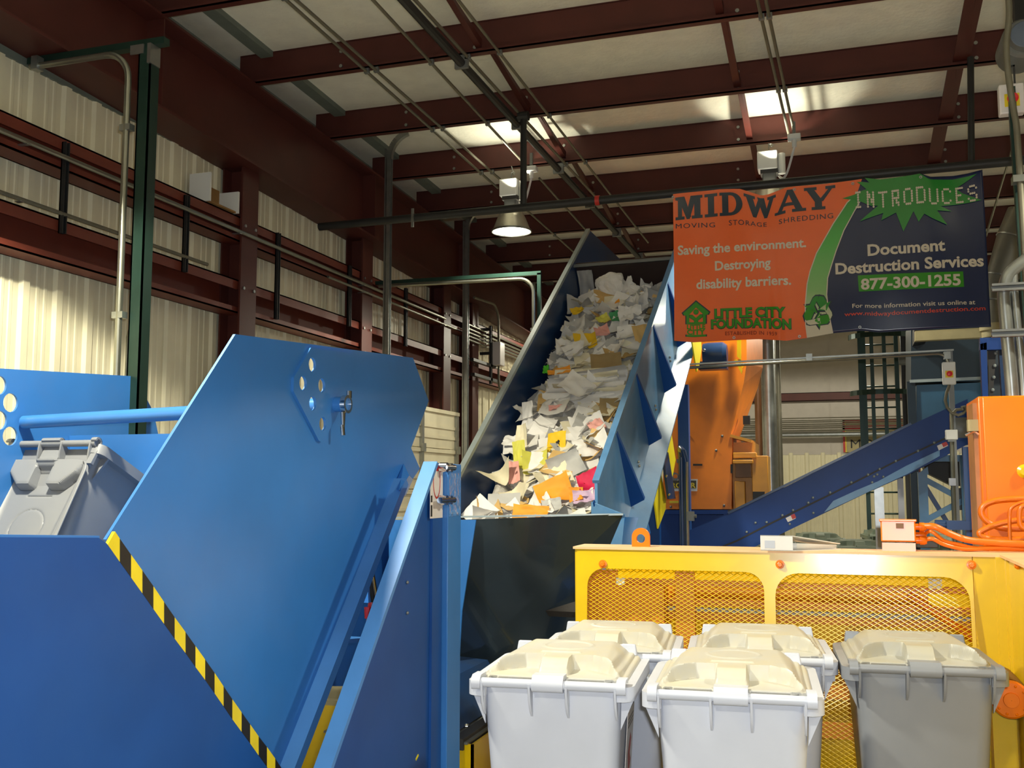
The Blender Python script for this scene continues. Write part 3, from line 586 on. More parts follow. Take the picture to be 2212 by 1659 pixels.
# recycling arrows
rc = puv(1768, 676)
for k in range(3):
    an = math.radians(-120*k); ca, sa = math.cos(an), math.sin(an)
    def rp(l, s=.00365): return [(rc[0] + (x*ca - y*sa)*s*1.0, rc[1] + (x*sa + y*ca)*s*1.15) for x, y in l]
    A1 = [(-22, 8), (-11, 27), (-6, 31), (2, 31), (-9, 10), (-6, 0)]; A2 = [(4, 31), (13, 29), (20, 16), (27, 19), (18, 1), (-2, 3), (5, 7), (-4, 22)]
    for A_, mm in ((A1, MLG if k == 1 else MW), (A2, MG if k != 2 else MLG)):
        q = rp(A_); cxm = sum(p[0] for p in q)/len(q); cym = sum(p[1] for p in q)/len(q)
        conform(flat([[(cxm + (p[0]-cxm)*1.22, cym + (p[1]-cym)*1.22) for p in q]]), (0, 0), *I2, .008, 'recycling_outline', MNT, ban)
        conform(flat([q]), (0, 0), *I2, .010, 'recycling_arrow', MG if k == 0 else MSW if A_ is A1 else MLG, ban)
for px, py in ((1455.5, 427.5), (1716, 409.5), (1842, 397), (1988, 383), (1588, 731), (1728, 730), (1857, 715)):
    u_, v_ = puv(px, py); v_ = min(max(v_, .02), BH-.025) if v_ < .1 else BH-.03
    c = warp(u_, v_, .012); q = MB(); q.lathe(c, [(.006, 0), (.012, .002), (.012, .004), (.006, .004)], (0, -1, 0), 12); q.build('grommet', 'galv', ban)
# ================================================================ BIN TIPPER (blue, at the left)
XN, XL = -2.3, -4.15
tip = thing('bin_tipper', 'big blue steel bin tipper with two side plates joined by a round bar', 'tipper', (-3.2, 4.3, 0))
def hole(px, py, X, r): p = onX(px, py, X); return circ((p.y, p.z), r, 20)
def plateX(pts, X, t, holes=()):           # plate in a plane of constant X
    b = MB(); b.shape(flat([pts] + list(holes), t/2), (X, 0, 0), AY, AZ, AX); return b
near = polyX([(506, 722), (890, 773), (924, 866), (886, 968), (905, 1012), (870, 1064), (640, 1659)], XN)
bot = polyX([(600, 1659), (226, 1165)], XN)
near += [(near[-1][0]-.06, .28), (bot[0][0]-.05, .28)] + bot
HN = [(672, 788), (652, 828), (692.5, 833), (673, 872), (694.5, 916)]
plateX(near, XN, .012, [hole(x, y, XN, .036) for x, y in HN]).build('near_side_plate', 'blue', tip)
gus = polyX([(669, 750), (632, 812), (630, 842), (688, 957), (700, 950), (752, 850), (760, 760)], XN+.013)
gus = polyX([(669, 751), (641, 800), (632, 815), (631, 845), (686, 952), (692, 955), (700, 946), (735, 880), (760, 800), (764, 764)], XN+.013)
g = plateX(gus, XN+.013, .014, [hole(x, y, XN+.013, .033) for x, y in HN]); g.build('hole_plate', 'blue', tip, bevel=.004)
left = polyX([(-60, 792), (0, 796), (290, 813), (330, 890), (345, 960), (250, 1130)], XL)
left += [(left[-1][0]-.1, .5), (left[0][0]-.1, .5)]
HL = [(-4, 832), (21, 870), (-3, 908), (20, 942)]
plateX(left, XL, .012, [hole(x, y, XL, .05) for x, y in HL]).build('far_side_plate', 'blue', tip)
rp = onX(717, 874, XN); lp = V((XL, rp.y, onX(40, 912, XL).z))
b = MB(); b.tube([(XL+.02, lp.y, lp.z-.0), (XN-.01, rp.y, rp.z)], .035, 24); b.build('cross_bar', 'blue', tip)
b = MB(); b.tube([(XN+.005, rp.y, rp.z), (XN+.075, rp.y, rp.z)], .036, 20); b.build('pin_boss', 'blue', tip)
b = MB(); b.lathe((XN+.075, rp.y, rp.z), [(.03, -.012), (.044, -.012), (.044, .012), (.03, .012), (.03, -.012)], AX, 24); b.tube([(XN+.08, rp.y+.02, rp.z+.03), (XN+.08, rp.y+.02, rp.z+.065)], .014, 10); b.tube([(XN+.07, rp.y-.02, rp.z-.04), (XN+.075, rp.y-.025, rp.z-.11)], [.013, .008], 10); b.tube([(XN+.07, rp.y-.025, rp.z-.1), (XN+.075, rp.y-.025, rp.z-.15)], .011, 10); b.build('locking_ring', 'chrome', tip, label='chrome locking ring and pin')
# tipper pan between the plates: back sheet, inner sloped sheet and weld ledge
pb0 = onX(322, 905, XL); 
b = MB(); b.hexa([(XL+.01, lp.y+.45, 1.1), (XN-.01, lp.y+.45, 1.1), (XN-.01, lp.y+.47, 1.1), (XL+.01, lp.y+.47, 1.1)], [(XL+.01, lp.y+.35, 1.98), (XN-.01, lp.y+.35, 1.98), (XN-.01, lp.y+.37, 1.98), (XL+.01, lp.y+.37, 1.98)]); b.build('back_sheet', 'blue', tip)
b = MB(); b.hexa([(XL+.01, lp.y-.6, 1.02), (XN-.01, lp.y-.6, 1.02), (XN-.01, lp.y+.5, .9), (XL+.01, lp.y+.5, .9)], [(XL+.01, lp.y-.6, 1.04), (XN-.01, lp.y-.6, 1.04), (XN-.01, lp.y+.5, .92), (XL+.01, lp.y+.5, .92)]); b.build('carriage_floor', 'blue', tip)
# lower flange down the right edge of the near plate
A0, A1 = onX(866, 1040, XN+.04), onX(626, 1659, XN+.04); d = (A1-A0)
b = MB(); b.bar(A0, A0 + d*1.15, .05, .075, AX); b.build('edge_flange', 'bluelight', tip)
q = [onX(872, 1001, XN+.01), onX(884, 1027, XN+.075), onX(856, 1040, XN+.075), onX(858, 1046, XN+.01)]
t4 = [onX(893, 1026, XN), onX(884, 1027, XN+.075), onX(860, 1075, XN+.075), onX(868, 1078, XN)]
b = MB(); b.add([onX(872, 1001, XN+.008), onX(884, 1027, XN+.08), onX(862, 1060, XN+.08), onX(850, 1052, XN+.008), onX(892, 1036, XN+.008), onX(876, 1072, XN+.008)], [(0, 1, 2, 3), (0, 4, 1), (4, 5, 2, 1), (0, 3, 5, 4), (3, 2, 5)]); b.build('flange_cap', 'blue', tip)
# fixed lower plate with hazard stripes
XF = XN + .09
low = polyX([(-120, 1159), (0, 1160.5), (209, 1161.6), (226, 1173)], XF); e1 = onX(598, 1659, XF)
low += [(e1.y, e1.z), (e1.y+.22, .0+.02), (low[0][0]-.3, .02)]
plateX(low, XF, .014).build('fixed_side_plate', 'bluedeep', tip)
b = MB(); p0, p1 = onX(-120, 1159, XF), onX(212, 1162, XF); b.bar(p0 - AX*.02, p1 - AX*.02, .05, .014); b.build('top_lip', 'blue', tip)
sl0, sl1 = V(onX(226, 1176, XF)), V(onX(590, 1659, XF)); sr0, sr1 = V(onX(242, 1150, XF)), V(onX(606, 1659, XF))
# stripe band: a flat bar on edge, painted in turns yellow and black
TL = [(226, 1176), (252, 1213), (276.5, 1247), (301, 1281), (325, 1315), (348, 1347), (371, 1379), (394.5, 1410), (416, 1440), (437, 1468), (457.5, 1497), (477, 1525), (496, 1553), (516, 1580), (534.5, 1605), (553, 1631), (571, 1656), (589, 1681), (606, 1705), (622, 1728)]
TR = [(242, 1148), (252, 1163), (276.5, 1198), (301, 1232), (325, 1266), (348, 1300), (371, 1333), (394.5, 1365), (416, 1395), (437, 1424), (457.5, 1453), (477, 1482), (496, 1510), (516, 1538), (534.5, 1564), (553, 1590), (571, 1613), (589, 1638), (606, 1664), (622, 1688)]
for i in range(len(TL)-1):
    q = [V(onX(*TL[i], XF-.004)), V(onX(*TL[i+1], XF-.004)), V(onX(*TR[i+1], XF-.004)), V(onX(*TR[i], XF-.004))]
    b = MB(); b.prism(q, (.012, 0, 0)); b.build('hazard_stripe', 'stickyel' if i % 2 == 0 else 'stickblk', tip, label='yellow stripe' if i % 2 == 0 else 'black stripe', smooth=0)
# legs of the tipper to the floor
for (x, y) in ((XL-.02, 3.2), (XL-.02, 4.6), (XN-.06, 2.4), (XN-.06, 3.9)):
    b = MB(); b.box((x-.05, y-.05, 0), (x+.05, y+.05, .9)); b.build('leg', 'blue', tip)
b = MB(); b.prism([onX(x, y, XN-.5) for x, y in ((770, 1126), (930, 1126), (880, 1482), (640, 1482))], (.01, 0, 0)); b.build('inner_sheet', 'bluedeep', tip, smooth=0)
# black lift cylinder with a red valve, between plate and panel
c0, c1 = onX(800, 1235, XN-.16), onX(815, 1330, XN-.16)
dd = (c1-c0)
b = MB(); b.tube([c0 - dd*.3, c1 + dd*.2], .022, 14); b.build('lift_cylinder', 'stickblk', tip, label='black lift cylinder')
b = MB(); b.tube([c0 + dd*.1 + V((.02, -.02, 0)), c1 + V((.02, -.02, 0))], .005, 8); b.build('cylinder_rod', 'chrome', tip)
v0 = onX(801, 1322, XN-.14)
b = MB(); b.tube([v0 + V((0, -.03, .03)), v0 + V((0, -.035, -.03))], [.024, .018], 12); b.tube([v0 + V((0, .01, .05)), v0 + V((0, .0, -.06))], [.02, .026], 12); b.build('valve', 'redp', tip, label='red valve')
# ---------------------------------------------------------------- safety panel with the diagonal bar
XP = -2.0
pan = thing('safety_panel', 'blue riveted safety panel with a pale diagonal bar and a stickered corner post', 'panel', (XP, 5.0, 0))
pl = polyX([(944, 1000), (990, 1003)], XP); pl_b = onX(690, 1659, XP)
pl = [pl[0], pl[1], (pl[1][0], .03), (onX(699, 1659, XP).y-.1, .03), (onX(699, 1659, XP).y-.02, onX(699, 1659, XP).z)]
plateX(pl, XP, .01).build('sheet', 'bluedeep', pan)
A0, A1 = onX(931, 1000, XP+.02), onX(699, 1659, XP+.02); d = A1-A0
b = MB(); b.bar(A0 - d*.0, A0 + d*1.12, .022, .075, AX); b.build('diagonal_bar', 'bluelight', pan)
pp = onX(966, 1002, XP+.03)
yA, yM, yB = onX(938, 1010, XP+.03).y, onX(961, 1010, XP+.03).y, onX(989, 1010, XP+.03).y
b = MB(); b.box((XP+.006, yA+.01, .0), (XP+.02, yM-.006, pp.z)); b.build('hinge_stile', 'bluedeep', pan)
b = MB(); b.box((XP+.006, yM, 0), (XP+.05, yB, pp.z)); b.build('corner_post', 'blue', pan, bevel=.004)
def zx(y): return onX(960, y, XP+.03).z
b = MB(); b.box((XP+.02, yA-.03, zx(1118)), (XP+.0225, yM-.008, zx(1012))); b.build('warning_sticker', 'sticker', pan, label='crumpled white and red warning sticker')
b = MB(); b.box((XP+.0225, yA-.02, zx(1018)), (XP+.0235, yM-.02, zx(1010))); rr = [circ(((yA+yM)/2-.02, zx(1040)), .05, 24, .09), circ(((yA+yM)/2-.02, zx(1040)), .042, 24, .08)]
b.shape(flat(rr), (XP+.0235, 0, 0), AY, AZ, AX); b.build('sticker_print', 'stickred', pan)
b = MB(); b.box((XP+.0225, yA-.025, zx(1114)), (XP+.0235, yA-.005, zx(1090))); b.box((XP+.0225, yA-.025, zx(1084)), (XP+.0235, yA-.005, zx(1070))); b.build('sticker_bars', 'stickblk', pan)
b = MB(); b.box((XP+.0505, yM+.01, zx(1116)), (XP+.052, yB-.01, zx(1022))); b.build('clear_film', mat('clear_film', (80, 140, 215), .08, var=.02, bump=.8, bscale=26, coat=1, crough=.03), pan)
for y in (1010, 1080):
    c = V((XP+.06, (yA+yM)/2+.03, zx(y)))
    b = MB(); b.tube([c + V((0, -.1 if y > 1050 else -.03, 0)), c + V((0, .1, 0))], .016, 12); b.tube([c + V((-.03, -.02, 0)), c + V((.01, -.02, 0))], .026, 12); b.tube([c + V((-.02, .04, 0)), c + V((.012, .04, 0))], .024, 12); b.build('clamp', 'chrome', pan, label='chrome clamp')
for px, py in ((880, 1258), (880, 1324), (948, 1248), (949, 1310), (781, 1426), (797, 1425)):
    c = onX(px, py, XP+.01); q = MB(); q.ball(c, .008, 8); q.build('rivet', 'grey', pan)
b = MB(); c = onX(953, 1390, XP+.006); b.shape(flat([circ((0, 0), .075, 28), circ((0, 0), .07, 28)], .002), (XP+.006, c.y, c.z), AY, AZ, AX); b.build('cover_ring', 'bluedark', pan)
for px, py in ((934, 1618), (901, 1636)):
    c = onX(px, py, XP+.006); q = MB(); q.bar(c + V((0, -.015, -.008)), c + V((0, .015, .008)), .003, .01); q.build('yellow_tab', 'yellowguard', pan)
# yellow skirt box seen through the gap and its neighbour under the hopper
c = onY(1022, 1609, 5.32)
sk = thing('yellow_skirt_box', 'low yellow steel box with a rubber-edged top under the blue hopper', 'box', (c.x-.15, c.y, 0))
b = MB(); b.box((c.x-.9, c.y, .0), (c.x, c.y+.014, c.z)); b.box((c.x-.014, c.y, 0), (c.x, c.y+1.1, c.z)); b.build('side', 'yellow', sk)
b = MB(); b.box((c.x-.9, c.y-.01, c.z), (c.x-.03, c.y+1.1, c.z+.012)); b.build('top_plate', 'grey', sk)
b = MB(); b.box((c.x-.12, c.y-.02, c.z-.03), (c.x-.05, c.y+1.1, c.z+.03)); b.build('rubber_edge', 'darkgrey', sk)
q = MB(); q.box((c.x, c.y+.3, c.z-.16), (c.x+.003, c.y+.42, c.z-.06)); q.build('sticker', 'sticker', sk)
q = MB(); q.ball((c.x-.15, c.y+.3, c.z+.02), .02, 8); q.build('bolt', 'chrome', sk)
b = MB(); b.hexa([(c.x-.9, c.y+.2, c.z+.0), (c.x-.16, c.y+.2, c.z+.02), (c.x-.16, c.y+1.1, c.z+.02), (c.x-.9, c.y+1.1, c.z)], [(c.x-.9, c.y+.5, c.z+.3), (c.x-.3, c.y+.5, c.z+.26), (c.x-.3, c.y+1.1, c.z+.26), (c.x-.9, c.y+1.1, c.z+.3)]); b.build('feed_skirt', 'bluedark', sk)
c = onY(700, 1523, 5.6)
sk = thing('yellow_guard_box', 'yellow guard box with a grey top edge, seen through the gap beside the diagonal bar', 'box', (c.x, c.y, 0))
b = MB(); b.box((c.x-.4, c.y, 0), (c.x+.3, c.y+.3, c.z)); b.build('case', 'yellow', sk)
b = MB(); b.box((c.x-.4, c.y+.0, c.z), (c.x+.3, c.y+.3, c.z+.03)); b.hexa([(c.x-.4, c.y+.05, c.z+.03), (c.x+.3, c.y+.05, c.z+.03), (c.x+.3, c.y+.3, c.z+.03), (c.x-.4, c.y+.3, c.z+.03)], [(c.x-.4, c.y+.18, c.z+.12), (c.x+.3, c.y+.18, c.z+.12), (c.x+.3, c.y+.3, c.z+.12), (c.x-.4, c.y+.3, c.z+.12)]); b.build('top_edge', 'beige', sk)
# ================================================================ INCLINED CONVEYOR
def unit(x, y): return ray(x, y).normalized()
CD = unit(1867, -631); CW = V((CD.y, -CD.x, 0)).normalized(); CN = CW.cross(CD)
CL0 = at(1010, 999, 7.4); CR0 = onplane(1299.5, 1000, CL0, CN); CWD = (CR0-CL0).dot(CW); HW = .56
def cv(a, s, n): return CL0 + CW*a + CD*s + CN*n       # a across, s up the belt, n above/below the wall tops
def onW(px, py, off=0):                                # point on the conveyor's right side plane
    q = onplane(px, py, CL0 + CW*(CWD+off), CW); return q
conv = thing('inclined_conveyor', 'steep blue conveyor heaped with waste paper, rising toward the roof behind the banner', 'conveyor', (CL0.x+.5, CL0.y-.3, 0))
SB, STP = -.9, 4.05
lt = CL0 + CD*4.12
def cvp(a, sn): return [cv(a, s, n) for s, n in sn]
tq = onplane(1352, 572, CL0, CW) - CL0; TIPQ = (tq.dot(CD), tq.dot(CN))
tipL = [(SB, -HW-.1), (SB, -.02), (-.1, -.0), (4.12, 0), TIPQ, (3.6, -HW-.1)]
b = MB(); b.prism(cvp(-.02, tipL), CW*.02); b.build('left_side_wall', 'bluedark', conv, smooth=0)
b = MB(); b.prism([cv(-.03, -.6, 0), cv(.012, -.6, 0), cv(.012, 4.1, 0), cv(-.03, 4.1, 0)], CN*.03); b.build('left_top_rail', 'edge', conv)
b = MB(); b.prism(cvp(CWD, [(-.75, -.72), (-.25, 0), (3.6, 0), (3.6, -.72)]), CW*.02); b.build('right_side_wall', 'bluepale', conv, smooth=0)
b = MB(); b.prism([cv(CWD-.012, -.25, 0), cv(CWD+.035, -.25, 0), cv(CWD+.035, 3.7, 0), cv(CWD-.012, 3.7, 0)], CN*.025); b.build('right_top_rail', 'bluepale', conv)
b = MB(); b.prism([cv(0, SB, -HW), cv(CWD, SB, -HW), cv(CWD, 3.9, -HW), cv(0, 3.9, -HW)], CN*-.05); b.build('belt', 'belt', conv)
b = MB(); b.prism([cv(0, 3.42, -HW), cv(CWD, 3.42, -HW), cv(CWD, 3.42, -.06), cv(0, 3.42, -.06)], CD*.03); b.build('head_plate', mat('head_plate_brown', (58, 44, 40), .5), conv)
b = MB(); b.bar(cv(.0, 3.36, -.05), cv(CWD, 3.36, -.05), .03, .03); b.build('head_beam', 'grey', conv)
for k in range(6):
    b = MB(); s = .15 + k*.62; b.prism([cv(.02, s, -HW), cv(CWD-.02, s, -HW), cv(CWD-.02, s, -HW+.06), cv(.02, s, -HW+.06)], CD*.02); b.build('cleat', 'belt', conv)
# lower body under the side wall and its bright lower edge
b = MB(); b.prism(cvp(CWD-.03, [(-1.0, -1.1), (-.75, -.72), (3.7, -.72), (3.7, -1.06)]), CW*.02); b.build('lower_side_plate', 'bluepale', conv, smooth=0)
b = MB(); b.prism([cv(CWD, -.8, -.72), cv(CWD+.15, -.8, -.80), cv(CWD+.15, 3.7, -.80), cv(CWD, 3.7, -.72)], CN*-.015); b.build('edge_fold', 'bluepale', conv)
for k in range(6):
    s = -.42 + .8*k
    b = MB(); b.prism([cv(CWD+.02, s, -.03), cv(CWD+.025, s, -.03), cv(CWD+.135, s, -.64), cv(CWD+.02, s, -.71)], CD*.03); b.build('stiffener', 'bluedeep', conv, smooth=0)
    q = MB(); q.ball(cv(CWD+.025, s+.4, -.62), .012, 8); q.ball(cv(CWD+.025, s+.4, -.58), .012, 8); q.build('bolt', 'galv', conv)
YG = [[(1445, 918), (1457, 993), (1450, 1030), (1431, 973)], [(1421, 1001), (1436, 1080), (1435, 1100), (1419, 1142), (1408, 1060)], [(1492, 734), (1512, 734), (1513, 755), (1508, 790), (1503, 803)]]
for g in YG:
    b = MB(); b.prism([onW(x, y, -.02 if g[0][0] < 1480 else .16) for x, y in g], CW*.012); b.build('yellow_guard', 'yellowguard', conv, smooth=0, label='yellow guard plate')
b = MB(); b.prism([onW(x, y, .02) for x, y in ((1427, 977), (1439, 977), (1455, 1077), (1441, 1078))], CW*.02); b.build('bracket', 'bluedark', conv)
for x, y in ((1433, 988), (1440, 1028), (1446, 1068)):
    q = MB(); q.ball(onW(x, y, .045), .014, 8); q.build('bolt', 'chrome', conv)
# supports
b = MB(); b.prism([onW(x, y, .03) for x, y in ((1338, 1117), (1384, 1117), (1392, 1150), (1372, 1210), (1300, 1330), (1280, 1330))], CW*.05); b.build('support_leg', 'blue', conv)
for s in (1.9, 3.3):
    for a in (0.1, CWD-.35):
        p = cv(a, s, -1.0); b = MB(); b.box((p.x-.05, p.y-.05, 0), (p.x+.05, p.y+.05, p.z)); b.build('support_leg', 'bluedeep', conv)
b = MB(); p = onW(1476, 840, .05); b.box((p.x-.05, p.y-.05, 0), (p.x+.05, p.y+.05, onW(1476, 832, .05).z)); b.build('support_leg', 'bluedeep', conv)
# hopper
H1, H2 = at(985, 1123, 6.45), at(1346, 1111, 6.55); H3 = onW(1277, 1084, 0); H0 = cv(-.02, -.62, 0)
B1, B2 = at(985, 1450, 6.75), at(1262, 1395, 6.85)
b = MB(); b.hexa([B1, B2, B2 + V((0, .02, 0)), B1 + V((0, .02, 0))], [H1, H2, H2 + V((0, .02, 0)), H1 + V((0, .02, 0))]); b.build('hopper_front', 'bluesheet', conv)
b = MB(); b.bar(H1 - AX*.8, H2, .03, .012); b.build('hopper_rim', 'edge', conv)
b = MB(); b.add([H2, H3, H3 - V((0, -.0, .5)), H2 - V((.05, -.05, .35)), H2 + V((.012, 0, 0)), H3 + V((.012, 0, 0)), H3 + V((.012, 0, -.5)), H2 + V((-.038, .05, -.35))], [(0, 1, 2, 3), (7, 6, 5, 4), (0, 4, 5, 1), (1, 5, 6, 2), (2, 6, 7, 3), (3, 7, 4, 0)]); b.build('hopper_side', 'bluepale', conv)
LH = [at(840, 1123, 6.4), at(985, 1123, 6.43), at(1028, 1123, 6.43), at(998, 1320, 6.5), at(992, 1420, 6.55), at(840, 1420, 6.5)]
b = MB(); b.prism(LH, (0, .012, 0)); b.build('hopper_corner_plate', 'blue', conv, smooth=0)
b = MB(); b.hexa([at(700, 1160, 6.6), at(990, 1500, 6.6), at(990, 1500, 6.7), at(700, 1160, 6.7)], [at(700, 1123, 6.6), at(990, 1123, 6.6), at(990, 1123, 6.7), at(700, 1123, 6.7)]); b.build('hopper_back_plate', 'bluedeep', conv, smooth=0)
b = MB(); b.prism([cv(-.02, -.1, 0), cv(-.02, -.62, 0), H1 - AX*.35, cv(-.02, -.9, -HW)], CW*.015); b.build('hopper_wing', 'bluedark', conv)
for x in (-2.7, -1.5):
    b = MB(); b.box((x-.04, 6.35, 0), (x+.04, 6.43, .7)); b.build('support_leg', 'bluedeep', conv)
# ================================================================ WASTE PAPER
def heap(a, s):
    u_ = a/CWD; e = min(1, u_/.14)*min(1, (1-u_)/.08)
    return -HW + .04 + (.2 + .13*noise.noise(V((a*3.1, s*2.2, 3))) + .07*noise.noise(V((a*8, s*7, 9))))*max(.15, e)*(1 - sstep((s-2.7)/.9)*.4)
b = MB(); na, ns = 40, 130; S0, S1 = -.5, 3.05
vs_ = [cv(.03 + (CWD-.06)*i/na, S0 + (S1-S0)*j/ns, heap(.03 + (CWD-.06)*i/na, S0 + (S1-S0)*j/ns)) for j in range(ns+1) for i in range(na+1)]
fs_ = [(j*(na+1)+i, j*(na+1)+i+1, (j+1)*(na+1)+i+1, (j+1)*(na+1)+i) for j in range(ns) for i in range(na)]
b.add(vs_, fs_)
pm = mat('paper_mass', (172, 166, 156), .8, var=.3, scale=14, bump=.6, bscale=30)
tag(b.build('shredding_paper', pm, smooth=0), 'mass of crumpled waste paper filling the belt of the steep conveyor under the loose sheets', 'paper', kind='stuff')
PAPER = {k: mat('paper_' + k, c, .7, var=.06, scale=9) for k, c in dict(white=(226, 222, 216), cream=(222, 212, 182), grey=(176, 174, 170), manila=(206, 168, 104), yellow=(228, 184, 22), lemon=(206, 200, 82), orange=(232, 150, 36), pink=(222, 158, 146), green=(70, 150, 96), lime=(80, 190, 40), magenta=(206, 24, 72), black=(40, 38, 40), lilac=(196, 166, 190), tan=(150, 126, 84)).items()}
def sheet(c, uax, vax, wd, ht, curl, m, name='paper_sheet', seed=0, crumple=.008, thick=True):
    nx_, ny_ = 11, 11; nrm = uax.cross(vax).normalized(); vs = []
    ph = rnd.uniform(0, 6.28); dirn = rnd.uniform(0, 3.14)
    for j in range(ny_+1):
        for i in range(nx_+1):
            x = (i/nx_-.5); y = (j/ny_-.5)
            t = x*math.cos(dirn) + y*math.sin(dirn)
            h = curl*(t*t*3.2 + .35*math.sin(5*t + ph)) + crumple*2*noise.noise(V((x*4+seed, y*4, seed*.7))) + crumple*.7*noise.noise(V((x*9+seed, y*9, seed)))
            vs.append(V(c) + uax*(x*wd) + vax*(y*ht) + nrm*h)
    n_ = len(vs); vs += [p - nrm*.0012 for p in vs]
    fs = []
    for j in range(ny_):
        for i in range(nx_):
            q = (j*(nx_+1)+i, j*(nx_+1)+i+1, (j+1)*(nx_+1)+i+1, (j+1)*(nx_+1)+i); fs.append(q); fs.append(tuple(k+n_ for k in q[::-1]))
    b = MB(); b.add(vs, fs)
    me = bpy.data.meshes.new(name); me.from_pydata(b.v, [], b.f); me.materials.append(PAPER[m]); me.polygons.foreach_set('use_smooth', [True]*len(me.polygons)); me.set_sharp_from_angle(angle=math.radians(50))
    o = bpy.data.objects.new(name, me); C.objects.link(o); return o
def place(a, s, m, wd, ht, rot, tilt=.25, curl=.02, lift=.03, name='paper_sheet', crumple=.008):
    n = heap(a, s) + lift
    u0 = CW*math.cos(rot) + CD*math.sin(rot); v0 = CD*math.cos(rot) - CW*math.sin(rot)
    tx, ty = rnd.gauss(0, tilt), rnd.gauss(0, tilt)
    u0 = (u0 + CN*tx).normalized(); v0 = (v0 + CN*ty); v0 = (v0 - u0*v0.dot(u0)).normalized()
    return sheet(cv(a, s, n), u0, v0, wd, ht, curl, m, name, rnd.uniform(0, 90), crumple)
GRP = {'white': ('white office sheet, curled and crumpled, among the waste paper on the steep conveyor', 136), 'cream': ('cream sheet lying crumpled in the waste paper on the steep conveyor', 54), 'grey': ('grey printed page lying creased in the waste paper on the steep conveyor', 44), 'manila': ('tan manila folder or envelope tossed in the waste paper on the steep conveyor', 24)}
for m, (lab, cnt) in GRP.items():
    for k in range(cnt):
        s = S0 + (S1 - S0 - .05)*((k + rnd.random())/cnt); a = rnd.uniform(.12, CWD-.1)
        sc = rnd.uniform(.6, 1.05); wd, ht = .216*sc, .28*sc
        if m == 'manila': wd, ht = .24*sc, .31*sc
        a = min(max(a, .04+ht*.45), CWD-.04-ht*.42)
        o = place(a, s, m, wd, ht, rnd.uniform(-3.1, 3.1), .2, rnd.uniform(.01, .07), rnd.uniform(.0, .06), crumple=rnd.choice((.003, .005, .012)))
        tag(o, lab, 'paper', m + ' sheets on the conveyor')
def onheap(px, py, lift=.08):
    p = onplane(px, py, CL0 + CN*(-HW+.26+lift), CN); q = p - CL0; return q.dot(CW), q.dot(CD)
SP = [(1265, 738, 'yellow', .2, .2, .3, 'bright yellow sheet lying a third of the way down the paper heap'), (1202, 958, 'yellow', .15, .2, .1, 'deep yellow folded sheet beside a white page near the middle of the heap'), (1247, 672, 'yellow', .13, .07, .7, 'small yellow scrap near the upper end of the heap by the left wall'),
      (1196, 1061, 'orange', .26, .2, .5, 'large orange envelope just above the hopper rim'), (1245, 1070, 'orange', .1, .12, .2, 'small orange scrap right of the large orange envelope'), (1147, 1107, 'orange', .26, .1, .0, 'orange folder edge poking up right at the hopper rim'), (1208, 803, 'orange', .2, .06, .3, 'curled orange folder leaning on the left wall near the middle of the heap'), (1322, 660, 'orange', .16, .05, .1, 'orange strip under the white bag at the top of the heap'),
      (1157, 998, 'lemon', .19, .19, .2, 'curled lemon sheet facing the camera in the lower heap'), (1122, 985, 'lemon', .1, .26, .25, 'long lemon sheet standing against the left wall of the conveyor'), (1303, 690, 'lemon', .12, .1, .6, 'lemon scrap beside the green tissue near the top of the heap'),
      (1110, 1022, 'pink', .09, .2, .3, 'salmon sheet tucked by the left wall above the hopper'), (1300, 715, 'pink', .13, .12, .4, 'pink slip right of the bright yellow sheet'), (1290, 922, 'pink', .12, .12, .8, 'pink folder corner by the right wall of the conveyor'), (1205, 880, 'pink', .15, .05, .2, 'narrow red-pink flyer across the middle of the heap'),
      (1272, 1042, 'magenta', .16, .17, .4, 'magenta glossy page by the right wall just above the hopper'), (1262, 1074, 'lilac', .16, .1, .2, 'lilac slip directly below the magenta page'), (1337, 683, 'green', .16, .14, .4, 'crumpled green sheet near the top of the heap'), (1179, 800, 'lime', .05, .1, .1, 'lime green tag sticking up at the left edge of the heap'),
      (1206, 960, 'black', .03, .06, .4, 'small black card among white pages in the middle of the heap'), (1240, 985, 'black', .08, .03, .1, 'narrow black-edged photo slip right of the lemon sheet'), (1192, 1092, 'grey', .14, .1, .3, 'dark printed photo page just above the rim of the hopper'),
      (1310, 790, 'tan', .26, .26, .2, 'big tan envelope against the right wall halfway up the conveyor'), (1325, 880, 'tan', .22, .18, .1, 'brown cardboard sheet against the right wall below the white stack'), (1390, 730, 'manila', .15, .3, .35, 'long manila folder leaning on the right wall in the upper heap'), (1205, 1028, 'cream', .2, .2, .6, 'square cream napkin lying above the large orange envelope')]
for px, py, m, wd, ht, rot, lab in SP:
    a, s = onheap(px, py); a = min(max(a, .05), CWD-.05)
    u0 = CW*math.cos(rot) + CD*math.sin(rot); v0 = CD*math.cos(rot) - CW*math.sin(rot); v0 = (v0 + CN*.35).normalized()
    o = sheet(onplane(px, py, CL0 + CN*(-HW+.34), CN), u0, v0, wd, ht, rnd.uniform(.01, .04), m, 'paper_sheet', rnd.uniform(0, 90), .008)
    tag(o, lab, 'paper', 'coloured papers on the conveyor')
# layered stack of bent sheets across the middle of the heap
for k in range(12):
    py = 812 + k*5.2; c = onplane(1268 + rnd.uniform(-14, 14), py, CL0 + CN*(-HW+.3+.008*(k % 3)), CN)
    o = sheet(c, (CW + CN*.12*(k % 2)).normalized(), (CN*.8 + CD*.5).normalized(), rnd.uniform(.55, .72), .13, .05, 'white' if k % 3 else 'cream', 'paper_sheet', k*3.7, .016)
    tag(o, 'long white sheet bent across the belt in the thick layered stack halfway up the heap', 'paper', 'layered stack of long sheets')
